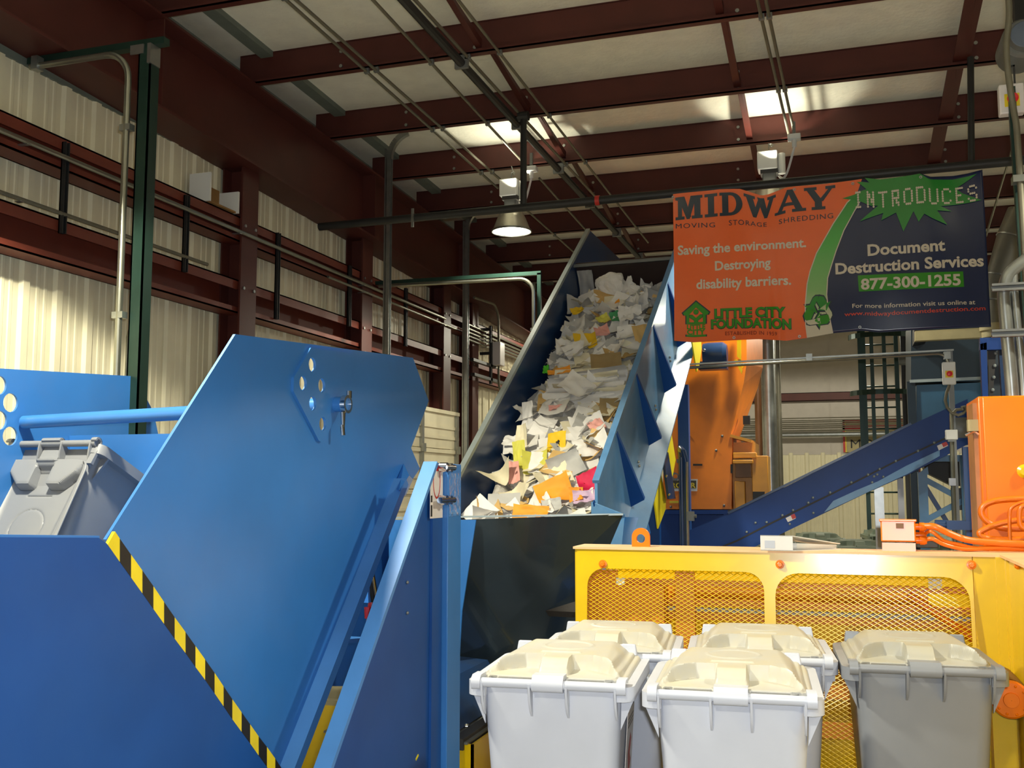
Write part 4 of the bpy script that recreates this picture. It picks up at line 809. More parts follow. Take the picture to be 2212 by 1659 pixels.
# crumpled bag standing at the top
bm = bmesh.new(); bmesh.ops.create_icosphere(bm, subdivisions=4, radius=1)
c = onplane(1322, 618, CL0 + CN*(-HW+.36), CN)
for v_ in bm.verts:
    n_ = v_.co.normalized(); k = 1 + .3*noise.noise(n_*1.7) + .09*noise.noise(n_*5) + .04*abs(noise.noise(n_*12))
    x, y, z = n_ * k
    v_.co = c + RT*(x*.15) + FW*(y*.09) + AZ*(z*.13 + (.0 if z > 0 else -.05*x))
me = bpy.data.meshes.new('paper_bag'); bm.to_mesh(me); bm.free(); me.materials.append(PAPER['white'])
o = bpy.data.objects.new('paper_bag', me); C.objects.link(o); tag(o, 'big crumpled white paper bag standing at the top of the heap', 'bag')
o = sheet(onplane(1267, 615, CL0 + CN*(-HW+.3), CN), CW, (CN + CD*.3).normalized(), .16, .3, .03, 'grey', 'paper_sheet', 5, .01); tag(o, 'dull grey sheet standing against the left wall beside the white bag', 'paper', 'coloured papers on the conveyor')
for i in range(16):
    px = 1385 + rnd.uniform(-32, 36); py = 650 + rnd.uniform(-22, 42)
    o = sheet(onplane(px, py, CL0 + CN*(-HW+.3+.015*(i % 4)), CN), (CW + CN*rnd.uniform(-.5, .5)).normalized(), (CD + CN*rnd.uniform(-.3, .8)).normalized(), .2, .2, .06, 'white' if i % 3 else 'grey', 'paper_sheet', i*2.3, .022)
    tag(o, 'crumpled pale sheet in the ball of paper at the top right of the heap', 'paper', 'ball of paper at the top right of the heap')
for px, py, m, lab in ((1140, 900, 'white', 'white leaflet standing on edge by the left wall halfway up the heap'), (1127, 950, 'cream', 'cream leaflet standing on edge by the left wall, above the long lemon sheet'), (1352, 722, 'white', 'square white card lying flat in front of the long manila folder'), (1240, 757, 'white', 'white notebook page curled above the layered stack of long sheets'), (1170, 1000, 'white', 'white page with a green dot, left of the lemon sheet')):
    o = sheet(onplane(px, py, CL0 + CN*(-HW+.34), CN), (CW + CN*.1).normalized(), (CN*.7 + CD*.7).normalized() if px < 1150 else (CD + CN*.2).normalized(), .1 if px < 1150 else .18, .24 if px < 1150 else .18, .03, m, 'paper_sheet', px*.1, .008); tag(o, lab, 'paper', 'coloured papers on the conveyor')
# ================================================================ SHREDDER
YS = 10.5
sh = thing('shredder', 'orange shredder with a flared hood standing behind the steep conveyor', 'machine', (onY(1530, 1000, YS).x, YS, 0))
def py_(l, Y): return [onY(x, y, Y) for x, y in l]
b = MB(); b.prism(py_([(1436, 942), (1582, 942), (1580, 1100), (1430, 1100)], YS), (0, 1.0, 0)); b.build('body', 'orangedull', sh, smooth=0)
b = MB(); f0 = py_([(1440, 942), (1578, 942), (1606, 830), (1613, 785), (1612, 690), (1440, 690)], YS); f1 = [p + V((.0, .9, 0)) for p in f0]; f1[2] += V((.08, 0, .05)); f1[3] += V((.1, 0, .05)); f1[4] += V((.1, 0, 0))
b.add(f0 + f1, [(0, 1, 2, 3, 4, 5), (11, 10, 9, 8, 7, 6)] + [(i, i+6, (i+1) % 6+6, (i+1) % 6) for i in range(6)]); b.build('hood', 'orangedull', sh, smooth=0)
b = MB(); b.prism(py_([(1578, 938), (1624, 950), (1622, 956), (1576, 944)], YS-.02), (0, .5, 0)); b.build('hood_flange', 'amber', sh)
b = MB(); xs = onY(1580, 1000, YS).x; 
def zY(y): return onY(1580, y, YS).z
b.box((xs, YS+.1, zY(1100)), (xs+.22, YS+.8, zY(955))); b.build('side_housing', 'amber', sh)
for nm, x0, x1, y0, y1, z0, z1, m in (('bearing_block', xs+.04, xs+.2, YS-.05, YS+.1, zY(1032), zY(994), 'brown'), ('bearing_cap', xs+.02, xs+.22, YS-.08, YS+.1, zY(1002), zY(994), 'amber'), ('side_door', xs+.03, xs+.13, YS-.02, YS+.1, zY(1100), zY(1040), 'amber'), ('hinge_rail', xs+.02, xs+.25, YS-.03, YS+.1, zY(990), zY(978), 'amber'), ('gear_cover', xs+.2, xs+.36, YS+.0, YS+.4, zY(1070), zY(985), 'amber')):
    b = MB(); b.box((x0, y0, z0), (x1, y1, z1)); b.build(nm, m, sh, bevel=.006)
b = MB(); a, c = onY(1626, 1062, YS-.05), onY(1652, 1100, YS-.05); b.box((a.x, YS-.05, c.z), (c.x, YS+.3, a.z)); b.build('motor_foot', 'stickblk', sh)
for l, m, nm in (([(1497, 1002), (1517, 1002), (1517, 1006), (1497, 1006)], 'stickblk', 'slot_handle'), ([(1578, 1003), (1583, 1003), (1583, 1022), (1578, 1022)], 'stickblk', 'latch'), ([(1462, 992), (1472, 992), (1472, 1000), (1462, 1000)], 'grey', 'rating_plate'), ([(1446, 1082), (1466, 1082), (1466, 1087), (1446, 1087)], 'stickyel', 'caution_strip')):
    b = MB(); b.prism(py_(l, YS-.006), (0, .006, 0)); b.build(nm, m, sh, smooth=0)
b = MB(); b.prism(py_([(1444, 1035), (1507, 1035), (1506, 1061), (1444, 1061)], YS-.008), (0, .006, 0)); b.build('name_sticker', 'white', sh, label='white sticker with yellow capital letters')
b = MB(); b.prism(py_([(1446, 1038), (1504, 1038), (1504, 1055), (1446, 1055)], YS-.011), (0, .003, 0)); b.build('sticker_ground', mat('olive_black', (70, 66, 40), .5), sh)
p = onY(1450, 1053.5, YS-.013); q = onY(1503, 1053.5, YS-.013); t = onY(1450, 1043, YS-.013)
b = MB(); b.shape(text('ROVER', .03), p, q-p, t-p, V((0, -1, 0))); b.build('sticker_lettering', 'stickyel', sh, smooth=0)
b = MB(); b.shape(flat([circ((0, 0), .045, 18), circ((.01, .005), .022, 14)]), onY(1457, 1030, YS-.01), AX, AZ, -AY); b.build('gear_print', 'grey', sh, smooth=0)
for px, py in ((1488, 942), (1560, 942), (1547, 973), (1449, 1095), (1564, 1092)):
    q = MB(); q.ball(onY(px, py, YS-.003), .014, 8); q.build('bolt', 'grey', sh)
b = MB(); c = onY(1610, 905, YS+.2); b.box((c.x-.02, YS+.15, c.z-.06), (c.x+.05, YS+.2, c.z+.03)); b.build('limit_switch', 'stickblk', sh)
b = MB(); b.prism(py_([(1420, 1102), (1572, 1102), (1572, 1111), (1420, 1111)], YS-.06), (0, 1.0, 0)); a, c = onY(1400, 1111, YS), onY(1580, 1111, YS); b.box((a.x, YS, 0), (c.x, YS+.9, a.z)); b.build('base_frame', 'blueconv', sh, smooth=0)
b = MB(); b.prism(py_([(1592, 690), (1601, 690), (1601, 778), (1592, 770)], YS-.12), (.0, .03, 0)); b.prism(py_([(1586, 778), (1591, 776), (1604, 800), (1602, 808)], YS-.12), (0, .03, 0)); b.prism(py_([(1593, 776), (1600, 776), (1606, 792), (1604, 796)], YS-.1), (0, .03, 0)); b.build('guard_stripe', 'yellow', sh, label='yellow guard bars')
b = MB(); c = onY(1545, 765, YS-.18); b.lathe((c.x-.12, c.y, c.z), [(.001, 0), (.11, 0), (.12, .05), (.12, .2), (.09, .24), (.001, .24)], AX, 20); b.box((c.x-.16, c.y-.08, c.z-.16), (c.x+.12, c.y+.08, c.z-.08)); b.build('drive_motor', 'bluedark', sh, label='dark blue drive motor')
q = MB(); q.ball(onY(1521, 757, YS-.3), .018, 8); q.build('motor_bolt', 'chrome', sh)
# round galvanized duct and the narrow strut beside it
YD = 12.5
a, c = onY(1650, 735, YD), onY(1660, 1062, YD)
du = thing('vertical_duct', 'tall round galvanized duct standing right of the orange shredder', 'duct', (c.x, YD, 0))
b = MB(); b.tube([(c.x+.03, YD, 0), (c.x+.03, YD, 4.6)], .085, 20); b.build('pipe', 'galv', du)
b = MB(); b.tube([(c.x+.03, YD, c.z), (c.x+.03, YD, c.z+.03)], .094, 20); b.build('joint_band', 'galv', du)
b = MB(); b.tube([(c.x+.14, YD+.15, 0), (c.x+.14, YD+.15, 4.6)], .03, 12); b.build('side_pipe', 'conddull', du)
b = MB(); b.tube([(c.x-.1, YD+.1, 0), (c.x-.1, YD+.1, 4.6)], .045, 12); b.build('side_pipe', 'brown', du)
a = onY(1676, 850, YD+.4); b = MB(); b.box((a.x-.02, YD+.4, 0), (a.x+.02, YD+.44, a.z)); tag(b.build('strut_channel', 'grey'), 'slim perforated strut standing just right of the round duct', 'strut')
# ================================================================ TRANSVERSE CONVEYOR
YT = 9.4
tr = thing('transverse_conveyor', 'long dark blue conveyor rising to the right from the shredder toward the baler', 'conveyor', (onY(1700, 1100, YT).x, YT, .2))
def tplate(pts, name, m, y=0, t=.02, **k):
    b = MB(); b.prism(py_(pts, YT+y), (0, t, 0)); return b.build(name, m, tr, smooth=0, **k)
tplate([(1478, 1150), (1573, 1111), (1700, 1050), (1822, 989), (1968, 918), (2050, 880), (2090, 862), (2098, 930), (2046, 946), (1930, 1000), (1800, 1066), (1668, 1130), (1590, 1170), (1478, 1215)], 'upper_side_plate', 'blueconv')
tplate([(1478, 1215), (1590, 1170), (1668, 1130), (1800, 1066), (1930, 1000), (2046, 946), (2098, 922), (2098, 956), (2040, 986), (1960, 1026), (1876, 1063), (1780, 1109), (1715, 1140), (1600, 1196), (1560, 1215)], 'lower_side_plate', 'blueconv', -.012)
tplate([(1800, 1082), (1850, 1059), (1896, 1040), (1958, 1006), (2030, 972), (2030, 985), (1960, 1024), (1905, 1049), (1860, 1070), (1780, 1107)], 'bottom_flange', 'bluepale', -.03)
tplate([(1478, 1212), (1590, 1167), (1668, 1127), (1800, 1063), (1930, 997), (2046, 943), (2098, 920), (2098, 924), (2046, 947), (1930, 1001), (1800, 1067), (1668, 1131), (1590, 1171), (1478, 1216)], 'seam', 'stickblk', -.016, .004)
b = MB(); 
for l0, l1 in (((1573, 1111), (1968, 918)),): b.bar(onY(*l0, YT) + V((0, .0, .01)), onY(*l1, YT) + V((0, 0, .01)), .05, .02)
b.build('top_lip', 'bluedark', tr)
l = py_([(1478, 1150), (1700, 1050), (2090, 862), (2098, 956), (1715, 1140), (1478, 1215)], YT+.7); b = MB(); b.prism(l, (0, .02, 0)); b.build('far_side_plate', 'blueconv', tr, smooth=0)
l = py_([(1478, 1190), (1668, 1105), (2085, 905), (2085, 912), (1668, 1112), (1478, 1197)], YT+.02); b = MB(); b.prism(l, (0, .68, 0)); b.build('belt', 'belt', tr, smooth=0)
for x, y in ((1613, 1149), (1632, 1129), (1656, 1128), (1690, 1113), (1713, 1102), (1746, 1086), (1756, 1075), (1793, 1064), (1839, 1042), (1875, 1025), (1888, 1029), (1895, 1025), (1908, 1030), (1884, 1042), (1900, 1013), (1935, 996), (1983, 974), (2018, 956), (2043, 945), (1706, 1132), (1757, 1108)):
    q = MB(); q.ball(onY(x, y, YT-.014), .011, 8); q.build('bolt', 'edge', tr)
for l, l2 in (([(1697, 1119), (1714, 1111), (1719, 1120), (1702, 1128)], [(1708, 1113), (1716, 1109.5), (1720, 1118), (1712, 1122)]), ([(2024, 963), (2044, 954), (2048, 963), (2028, 973)], [(2034, 958), (2044, 954), (2048, 961), (2038, 966)])):
    tplate(l, 'warning_sticker', 'sticker', -.017, .004); tplate(l2, 'sticker_print', 'stickred', -.02, .003)
b = MB(); c = onY(2075, 925, YT-.05); b.lathe((c.x-.06, YT+.1, c.z), [(.001, 0), (.13, 0), (.14, .02), (.14, .2), (.001, .22)], AX, 18); b.build('head_motor', 'grey', tr)
for x in (1560, 1900):
    p = onY(x, 1100, YT+.3); b = MB(); b.box((p.x-.04, YT+.3, 0), (p.x+.04, YT+.38, onY(x, 1140 if x < 1700 else 1052, YT+.3).z)); b.build('leg', 'bluedark' if x < 1700 else 'galv', tr)
p = onY(1945, 1040, YT+.25); b = MB(); b.box((p.x-.025, YT+.25, 0), (p.x+.025, YT+.28, onY(1945, 1033, YT+.25).z)); b.build('leg', 'bin', tr, label='pale grey perforated leg')
# truss stand
YQ = 10.1
st = thing('truss_stand', 'pale blue braced steel stand under the upper end of the dark blue conveyor', 'stand', (onY(1990, 1100, YQ).x, YQ, 0))
def tb(l0, l1, wd, name, m='bluepale', y=0):
    b = MB(); b.bar(onY(*l0, YQ+y), onY(*l1, YQ+y), wd, .05, AY); b.build(name, m, st)
p = onY(1992, 1020, YQ); b = MB(); b.box((p.x-.04, YQ-.04, 0), (p.x+.04, YQ+.04, p.z)); b.build('post', 'bluepale', st)
p = onY(2083, 990, YQ); b = MB(); b.box((p.x-.04, YQ-.04, 0), (p.x+.04, YQ+.04, p.z)); b.build('post', 'bluepale', st)
tb((1995, 1034), (2080, 1080), .05, 'brace'); tb((2082, 1080), (2000, 1124), .05, 'brace'); tb((1995, 1045), (2050, 1135), .04, 'brace', 'bluedark', .05); tb((1990, 990), (2085, 990), .06, 'cross_beam'); tb((2055, 1078), (2085, 1078), .2, 'gusset', 'navyteal')
b = MB(); b.prism(py_([(1982, 1024), (2004, 1008), (2006, 1024), (1996, 1030)], YQ-.06), (0, .03, 0)); b.build('gusset', 'bluepale', st)
# dark column by the far wall under the stand
p = onY(1976, 1080, 15); b = MB(); b.box((p.x-.09, 15, 0), (p.x+.09, 15.2, 2.0)); tag(b.build('dark_post', 'red'), 'dark red post behind the pale blue stand, near the far wall', 'post')
# ================================================================ BALER TOWER
YBL = 11.2
ba = thing('baler_tower', 'dark teal steel baler hopper tower behind the banner at the right', 'machine', (onY(2040, 900, YBL).x, YBL, 0))
b = MB(); b.prism(py_([(1968, 690), (2125, 690), (2125, 824), (1968, 824)], YBL), (0, .9, 0)); b.build('upper_chute', 'navyteal', ba, smooth=0)
b = MB(); b.prism(py_([(1980, 832), (2122, 826), (2122, 935), (1980, 990)], YBL-.06), (0, .9, 0)); b.build('lower_chute', mat('chute_blue', (44, 84, 112), .4, var=.1), ba, smooth=0)
b = MB(); b.bar(onY(1965, 824, YBL-.1), onY(2122, 817, YBL-.1), .04, .03); b.build('joint_flange', 'edge', ba)
b = MB(); p = onY(1971, 900, YBL-.1); b.box((p.x-.04, YBL-.1, 0), (p.x+.04, YBL-.02, onY(1971, 824, YBL-.1).z)); b.box((p.x+1.2, YBL+.4, 0), (p.x+1.28, YBL+.48, 2.4)); b.build('leg', 'navyteal', ba)
b = MB(); b.prism(py_([(1990, 990), (2090, 985), (2090, 1050), (2060, 1050), (2000, 1020)], YBL+.2), (0, .3, 0)); b.build('under_body', 'stickblk', ba, smooth=0)
b = MB(); b.prism(py_([(1975, 690), (2002, 690), (2002, 735), (1975, 740)], YBL-.3), (0, .3, 0)); b.build('dark_corner', 'stickblk', ba)
# beige beam over the baler
YE = 10.9
a = onY(1976, 724, YE)
b = MB(); b.prism(py_([(1977, 715), (2136, 707), (2137, 728), (1977, 736)], YE-.1), (0, .1, 0)); tag(b.build('beige_beam', 'beige', smooth=0), 'short beige beam just under the lower right corner of the banner', 'beam')
# caged ladder
YLD = 15
ld = thing('caged_ladder', 'dark green caged ladder on the far side, behind the dark blue conveyor', 'ladder', (onY(1910, 900, YLD).x, YLD, 0))
cx = onY(1905, 850, YLD).x; R_ = .42
for i, (x, yy, nm) in enumerate(((1858, 0, 'cage_bar'), (1884, -.28, 'cage_bar'), (1911, -.3, 'cage_bar'), (1937, 0, 'cage_bar'))):
    p = onY(x, 800, YLD + yy); b = MB(); b.box((p.x-.025, YLD+yy-.008, 2.0), (p.x+.025, YLD+yy+.008, 4.4)); b.build(nm, 'green', ld)
for y in (728, 850):
    z = onY(1900, y, YLD).z; pts = [V((cx + R_*math.cos(t), YLD - R_*.8*math.sin(t), z)) for t in (math.pi*k/14 for k in range(15))]
    b = MB()
    for q0, q1 in zip(pts, pts[1:]): b.bar(q0, q1, .01, .07)
    b.build('hoop', 'green', ld)
for dx in (-.22, .22):
    b = MB(); b.box((cx+dx-.03, YLD+.25, 0), (cx+dx+.03, YLD+.28, 4.6)); b.build('rail', 'green', ld)
for k in range(13):
    b = MB(); b.cyl((cx-.22, YLD+.265, .4+.3*k), (cx+.22, YLD+.265, .4+.3*k), .013, 8); b.build('rung', 'green', ld)
p = onY(1956, 780, YLD); b = MB(); b.box((p.x-.06, YLD-.05, 0), (p.x+.06, YLD+.05, 4.4)); b.build('standing_column', 'stickblk', ld)
b = MB(); p = onY(1958, 778, YLD-.1); b.lathe((p.x-.1, YLD-.1, p.z), [(.001, 0), (.06, 0), (.07, .04), (.07, .16), (.001, .18)], AX, 14); b.build('floodlight', 'grey', ld)
# ================================================================ SUPPORT FRAME WITH EMERGENCY STOP
YK = 8.95
a, c = onY(1490, 787, YK), onY(2060, 756, YK)
fr = thing('conduit_gantry', 'level strut and thin conduit spanning under the banner to a drop leg', 'frame', (c.x, YK, 0))
b = MB(); b.bar(a, c, .024, .014); b.build('arm', 'galv', fr)
d0 = c + V((-.06, -.02, 0))
a2 = onY(1490, 794, YK-.03); c2 = onY(2026, 764, YK-.03); e2 = onY(2049, 790, YK-.03)
b = MB(); b.tube([a2, c2] + [c2.lerp(e2, t) + V((.02*math.sin(math.pi*t), 0, .02*math.sin(math.pi*t))) for t in (.25, .5, .75)] + [e2, onY(2050, 806, YK-.03)], .013, 8); b.build('conduit', 'conduit', fr)
p = onY(2052, 770, YK+.02); b = MB(); b.box((p.x-.02, YK, 0), (p.x+.02, YK+.04, c.z)); b.build('leg', 'grey', fr)
b = MB(); p1 = onY(2054, 960, YK-.03); b.tube([onY(2055, 895, YK-.03), onY(2056, 930, YK-.03)], .016, 10); b.tube([onY(2056, 950, YK-.03), V((onY(2058, 1150, YK-.03).x, YK-.03, .1))], .018, 10); b.build('drop_conduit', 'conduit', fr)
for x, y in ((1748, 772), (2046, 768), (2057, 1041)):
    q = MB(); c_ = onY(x, y, YK-.04); q.box((c_.x-.025, YK-.06, c_.z-.03), (c_.x+.025, YK, c_.z+.03)); q.build('strap', 'galv', fr)
def estop(c, s, label, m='white', nrm=-AY, wd=.075, ht=.14):
    r = thing('emergency_stop', label, 'switch', c, None)
    b = MB(); b.box((c.x-wd*s, c.y, c.z-ht*s), (c.x+wd*s, c.y+.08*s, c.z+ht*s)); b.build('case', m, r, bevel=.008)
    b = MB(); b.box((c.x-.045*s, c.y-.004, c.z-.055*s), (c.x+.045*s, c.y, c.z+.03*s)); b.build('yellow_plate', 'stickyel', r)
    b = MB(); b.lathe((c.x, c.y, c.z-.01*s), [(.018*s, 0), (.018*s, .02*s), (.034*s, .025*s), (.034*s, .04*s), (.02*s, .046*s), (.001, .046*s)], (0, -1, 0), 18); b.build('button', 'redp', r)
    return r
estop(onY(2050.5, 806, YK-.1), .66, 'white emergency stop box with a red button, on the drop leg right of the banner')
jb = thing('junction_box', 'small plain white junction box on the drop leg in front of the blue conveyor', 'box', onY(2056, 940, YK-.1))
c = onY(2056, 939, YK-.1); b = MB(); b.box((c.x-.045, c.y, c.z-.04), (c.x+.045, c.y+.06, c.z+.04)); b.build('case', 'white', jb, bevel=.006)
b = MB(); b.box((c.x-.03, c.y+.01, c.z-.055), (c.x+.03, c.y+.05, c.z-.04)); b.build('gland', 'grey', jb)
l = [(2051, 824), (2050, 835), (2045, 848), (2042, 865), (2046, 880), (2056, 892), (2070, 897), (2080, 893), (2087, 886), (2084, 878), (2078, 879), (2080, 886)]
b = MB(); b.tube([onY(x, y, YK-.07 - .01*(i > 8)) for i, (x, y) in enumerate(l)], .012, 8); b.tube([onY(2080, 884, YK-.07), onY(2066, 885, YK-.08), onY(2059, 893, YK-.07)], .012, 8)
tag(b.build('looped_cable', 'conddull'), 'grey cable looped below the emergency stop box', 'cable')
# blue handrail post near the shredder
YH = 8.9
p = onY(1483, 1100, YH)
hr = thing('handrail', 'dark blue bent tube handrail in front of the orange shredder', 'rail', (p.x, YH, 0))
t0 = onY(1469, 985, YH); t1 = onY(1481, 970, YH)
b = MB(); b.tube([(p.x-.09, YH+.36, 0), (p.x-.09, YH+.36, t1.z-.06)] + [(p.x-.09, YH+.3, t1.z), (p.x-.06, YH+.1, t1.z+.01), (p.x-.02, YH, t1.z-.02), (p.x, YH, t1.z-.1), (p.x, YH, 0)], .024, 12); b.build('tube', 'bluedark', hr)
b = MB(); c = onY(1492, 1115, YH-.03); b.box((c.x-.03, YH-.05, c.z-.04), (c.x+.03, YH-.01, c.z+.04)); b.lathe((c.x+.03, YH-.03, c.z), [(.014, 0), (.016, .02), (.001, .022)], AX, 12); b.build('push_switch', 'grey', hr)
b = MB(); c = onY(1486, 1120, YH-.02); b.cyl((c.x, YH-.03, 0), (c.x, YH-.03, onY(1486, 998, YH).z), .012, 8); b.build('conduit', 'galv', hr)
# ================================================================ YELLOW MESH GUARD
YG_ = 5.15
gl, gr, gz = onY(1247, 1185, YG_).x, onY(2168, 1202, YG_).x, 1.372
gd = thing('mesh_guard', 'bright yellow machine guard with expanded metal windows behind the row of bins', 'guard', ((gl+gr)/2, YG_, 0))
def gx(px): return onY(px, 1230, YG_).x
w0, w1, w2, w3 = gx(1270), gx(1650), gx(1674), gx(2092)
wz1 = 1.30 - .02; wz1 = onY(1450, 1231, YG_).z; wz0 = .12
def lean(b):                                # the loose front sheet leans back a few degrees
    for p in b.v: p.y -= (gz - p.z)*.075
    return b
hs = [rrect(w0, wz0, w1, wz1, .09), rrect(w2, wz0, w3, wz1, .11)]
b = MB(); b.shape(flat([[(gl, .02), (gx(2100), .02), (gx(2100), gz), (gl, gz)]] + hs, .004), (0, YG_, 0), AX, AZ, AY); lean(b).build('front_frame', 'yellow', gd, smooth=0)
b = MB(); b.box((gx(2100)+.004, YG_-.006, .02), (gx(2150), YG_+.03, gz)); b.box((gx(2150), YG_-.02, .02), (gr, YG_+.03, gz)); b.build('corner_post', 'yellow', gd)
b = MB(); b.box((gl-.012, YG_+.0, .02), (gl, YG_+.24, gz)); b.build('left_end_panel', 'yellow', gd)
b = MB(); b.box((gl-.02, YG_-.012, gz), (gr+.5, YG_+.24, gz+.012)); b.build('top_plate', 'peach', gd, label='faded orange top plate')
for i, (x0, x1) in enumerate(((w0-.02, w1+.02), (w2-.02, w3+.02))):
    b = MB(); dx, dz = .0172, .0103; nx_ = int((x1-x0)/dx); nz_ = int((wz1+.02-wz0)/dz); sw = .0022; sd = .0026; yy = YG_+.012
    vs = []; fs = []
    for k in range(nz_):
        n0 = len(vs)
        for j in range(nx_+1):
            z = wz0 + k*dz + (dz/2)*(1 if (j+k) % 2 == 0 else -1); x = x0 + j*dx
            vs += [V((x, yy-sd, z-sw*.2)), V((x, yy-sd*.3, z+sw)), V((x, yy+sd, z+sw*.2)), V((x, yy+sd*.3, z-sw))]
        for j in range(nx_):
            p = n0 + j*4
            for q in range(4): fs.append((p+q, p+(q+1) % 4, p+4+(q+1) % 4, p+4+q))
    b.add(vs, fs); lean(b).build('expanded_metal', 'yellow', gd, smooth=0)
for px, py in ((1303, 1218), (1685, 1219), (2098, 1220)):
    c = onY(px, py, YG_-.005); b = MB(); b.lathe(c, [(.001, 0), (.021, 0), (.021, .006), (.013, .007)], (0, -1, 0), 20); b.lathe(c, [(.0135, .006), (.0135, .018), (.010, .02), (.001, .02)], (0, -1, 0), 6); lean(b).build('bolt', 'orange', gd, label='orange hex bolt')
# lifting eye
c = onY(1385, 1187, YG_+.08); eye = [(-.046, 0)] + [(.046*math.cos(t), .05 + .046*math.sin(t)) for t in (math.pi*(1-k/14) for k in range(15))] + [(.046, 0)]
b = MB(); b.shape(flat([eye, circ((0, .042), .023, 20)], .012), (c.x, c.y, gz+.012), AX, AZ, AY); b.build('lifting_eye', 'orange', gd, label='orange lifting eye')
# machinery behind the mesh
def gzp(py): return onY(1450, py, YG_+.25).z
for py, hgt, m, dy in ((1257, .03, 'rail', .2), (1302, .035, 'rail', .3), (1316, .02, 'bin', .28), (1330, .04, 'rail', .3), (1420, .06, 'amber', .3), (1480, .06, 'rail', .3), (1560, .07, 'rail', .3)):
    z = gzp(py); b = MB(); b.box((gl+.2 if py != 1300 else gl+.05, YG_+dy, z-hgt/2), (gr-.02, YG_+dy+.05, z+hgt/2)); b.build('inner_rail', m, gd)
b = MB(); b.box((gl+.02, YG_+.6, .05), (gr, YG_+.62, gz-.05)); b.build('back_sheet', 'yellow', gd)
for px, wd in ((1298, .09), (1480, .05)):
    x = onY(px, 1270, YG_+.2).x; b = MB(); b.box((x-wd, YG_+.18, .05), (x+wd, YG_+.22, gz-.12)); b.build('inner_post', 'rail', gd)
b = MB(); b.box((onY(1300, 1270, YG_+.25).x, YG_+.16, gzp(1350)), (onY(1440, 1270, YG_+.25).x, YG_+.5, gzp(1262))); b.build('valve_block', 'rail', gd)
b = MB(); b.cyl((gl+.3, YG_+.42, gzp(1280)), (gr-.3, YG_+.42, gzp(1280)), .05, 18); b.build('ram_cylinder', 'amber', gd)
for px, py, s in ((1340, 1256, .022), (2020, 1261, .03)):
    c = onY(px, py, YG_+.03); b = MB(); b.box((c.x-s, YG_+.03, c.z-s*.8), (c.x+s, YG_+.035, c.z+s*.8)); b.build('label_plate', 'white', gd, label='white label plate')
x = onY(2050, 1270, YG_+.1).x; b = MB(); b.tube([(x-.18, YG_+.1, gzp(1262)), (x+.1, YG_+.12, gzp(1345))], .02, 10); b.build('inner_hose', 'hose', gd)
# right-hand wing panel coming toward the camera
b = MB(); XWG = gr + .012; b.box((XWG, 3.2, .02), (XWG+.02, YG_-.02, gz-.002)); b.box((XWG-.012, YG_-.06, .02), (XWG, YG_-.02, gz)); b.build('wing_panel', 'yellow', gd)
c = onX(2201, 1220, XWG-.002); b = MB(); b.lathe(c, [(.001, 0), (.02, 0), (.02, .008), (.012, .018), (.001, .018)], (-1, 0, 0), 14); b.build('bolt', 'orange', gd, label='orange hex bolt')
b = MB(); b.box((XWG-.03, 3.2, gz), (XWG+.5, YG_-.013, gz+.012)); b.build('wing_top', 'peach', gd)
# end bell of the motor low on the right
c = at(2184, 1512, 4.25)
mo = thing('pump_motor', 'orange round motor end bell with studs, low at the right edge beside the grey bin', 'motor', c)
b = MB(); b.lathe(c, [(.001, .016), (.03, .016), (.032, .008), (.07, .006), (.078, 0), (.078, -.03), (.06, -.05)], (0, -1, 0), 32); b.build('end_bell', 'orange', mo)
b = MB(); b.lathe(c + V((.0, .03, .01)), [(.07, 0), (.076, -.03), (.076, -.3), (.06, -.32), (.001, -.32)], (0, -1, 0), 28); b.build('motor_body', 'brown', mo)
for k in range(10):
    t = 2*math.pi*k/10; q = MB(); q.ball(c + V((.06*math.cos(t), -.008, .06*math.sin(t))), .006, 8); q.build('stud', 'orange', mo)
b = MB(); b.box((c.x-.05, c.y+.2, .0), (c.x+.04, c.y+.3, c.z-.06)); b.build('foot', 'yellow', mo)
# ================================================================ THINGS ON TOP OF THE GUARD
ztp = gz + .012
# ring binder
a = onZ(1643, 1189, ztp); c = onZ(1713, 1190.5, ztp)
bi = thing('ring_binder', 'white ring binder full of paper lying on top of the yellow guard', 'binder', (a.x, a.y, ztp))
ux = (c-a); Lb = ux.length; ux.normalize(); uy = V((-ux.y, ux.x, 0)); 
def bb(x, y, z): return a + ux*x + uy*y + AZ*z
dpt = V((onZ(1822, 1187, ztp) - c)); sd = Lb; hb = onplane(1643, 1156, a, uy).z - ztp
wd_ = .29
b = MB(); b.hexa([bb(0, 0, 0), bb(Lb, 0, 0), bb(Lb, .004, 0), bb(0, .004, 0)], [bb(0, 0, hb), bb(Lb, 0, hb), bb(Lb, .004, hb), bb(0, .004, hb)]); b.build('spine', 'sticker', bi)
e0 = c; 
def be(t, z, dy=0): return bb(Lb, 0, z) + (V((dpt.x, dpt.y, 0)).normalized()*t) + uy*dy
dn = V((dpt.x, dpt.y, 0)).normalized()
def quad3(p, q, h0, h1): return [p + AZ*h0, q + AZ*h1]
b = MB(); b.hexa([bb(0, 0, hb-.004), bb(Lb, 0, hb-.004), bb(Lb, 0, 0) + dn*.29 + AZ*(hb*.42-.004), bb(0, 0, 0) + dn*.29 + AZ*(hb*.42-.004)], [bb(0, 0, hb), bb(Lb, 0, hb), bb(Lb, 0, 0) + dn*.29 + AZ*hb*.42, bb(0, 0, 0) + dn*.29 + AZ*hb*.42]); b.hexa([bb(0, 0, 0), bb(Lb, 0, 0), bb(Lb, 0, 0) + dn*.29, bb(0, 0, 0) + dn*.29], [bb(0, 0, .004), bb(Lb, 0, .004), bb(Lb, 0, .004) + dn*.29, bb(0, 0, .004) + dn*.29]); b.build('cover', 'white', bi)
b = MB()
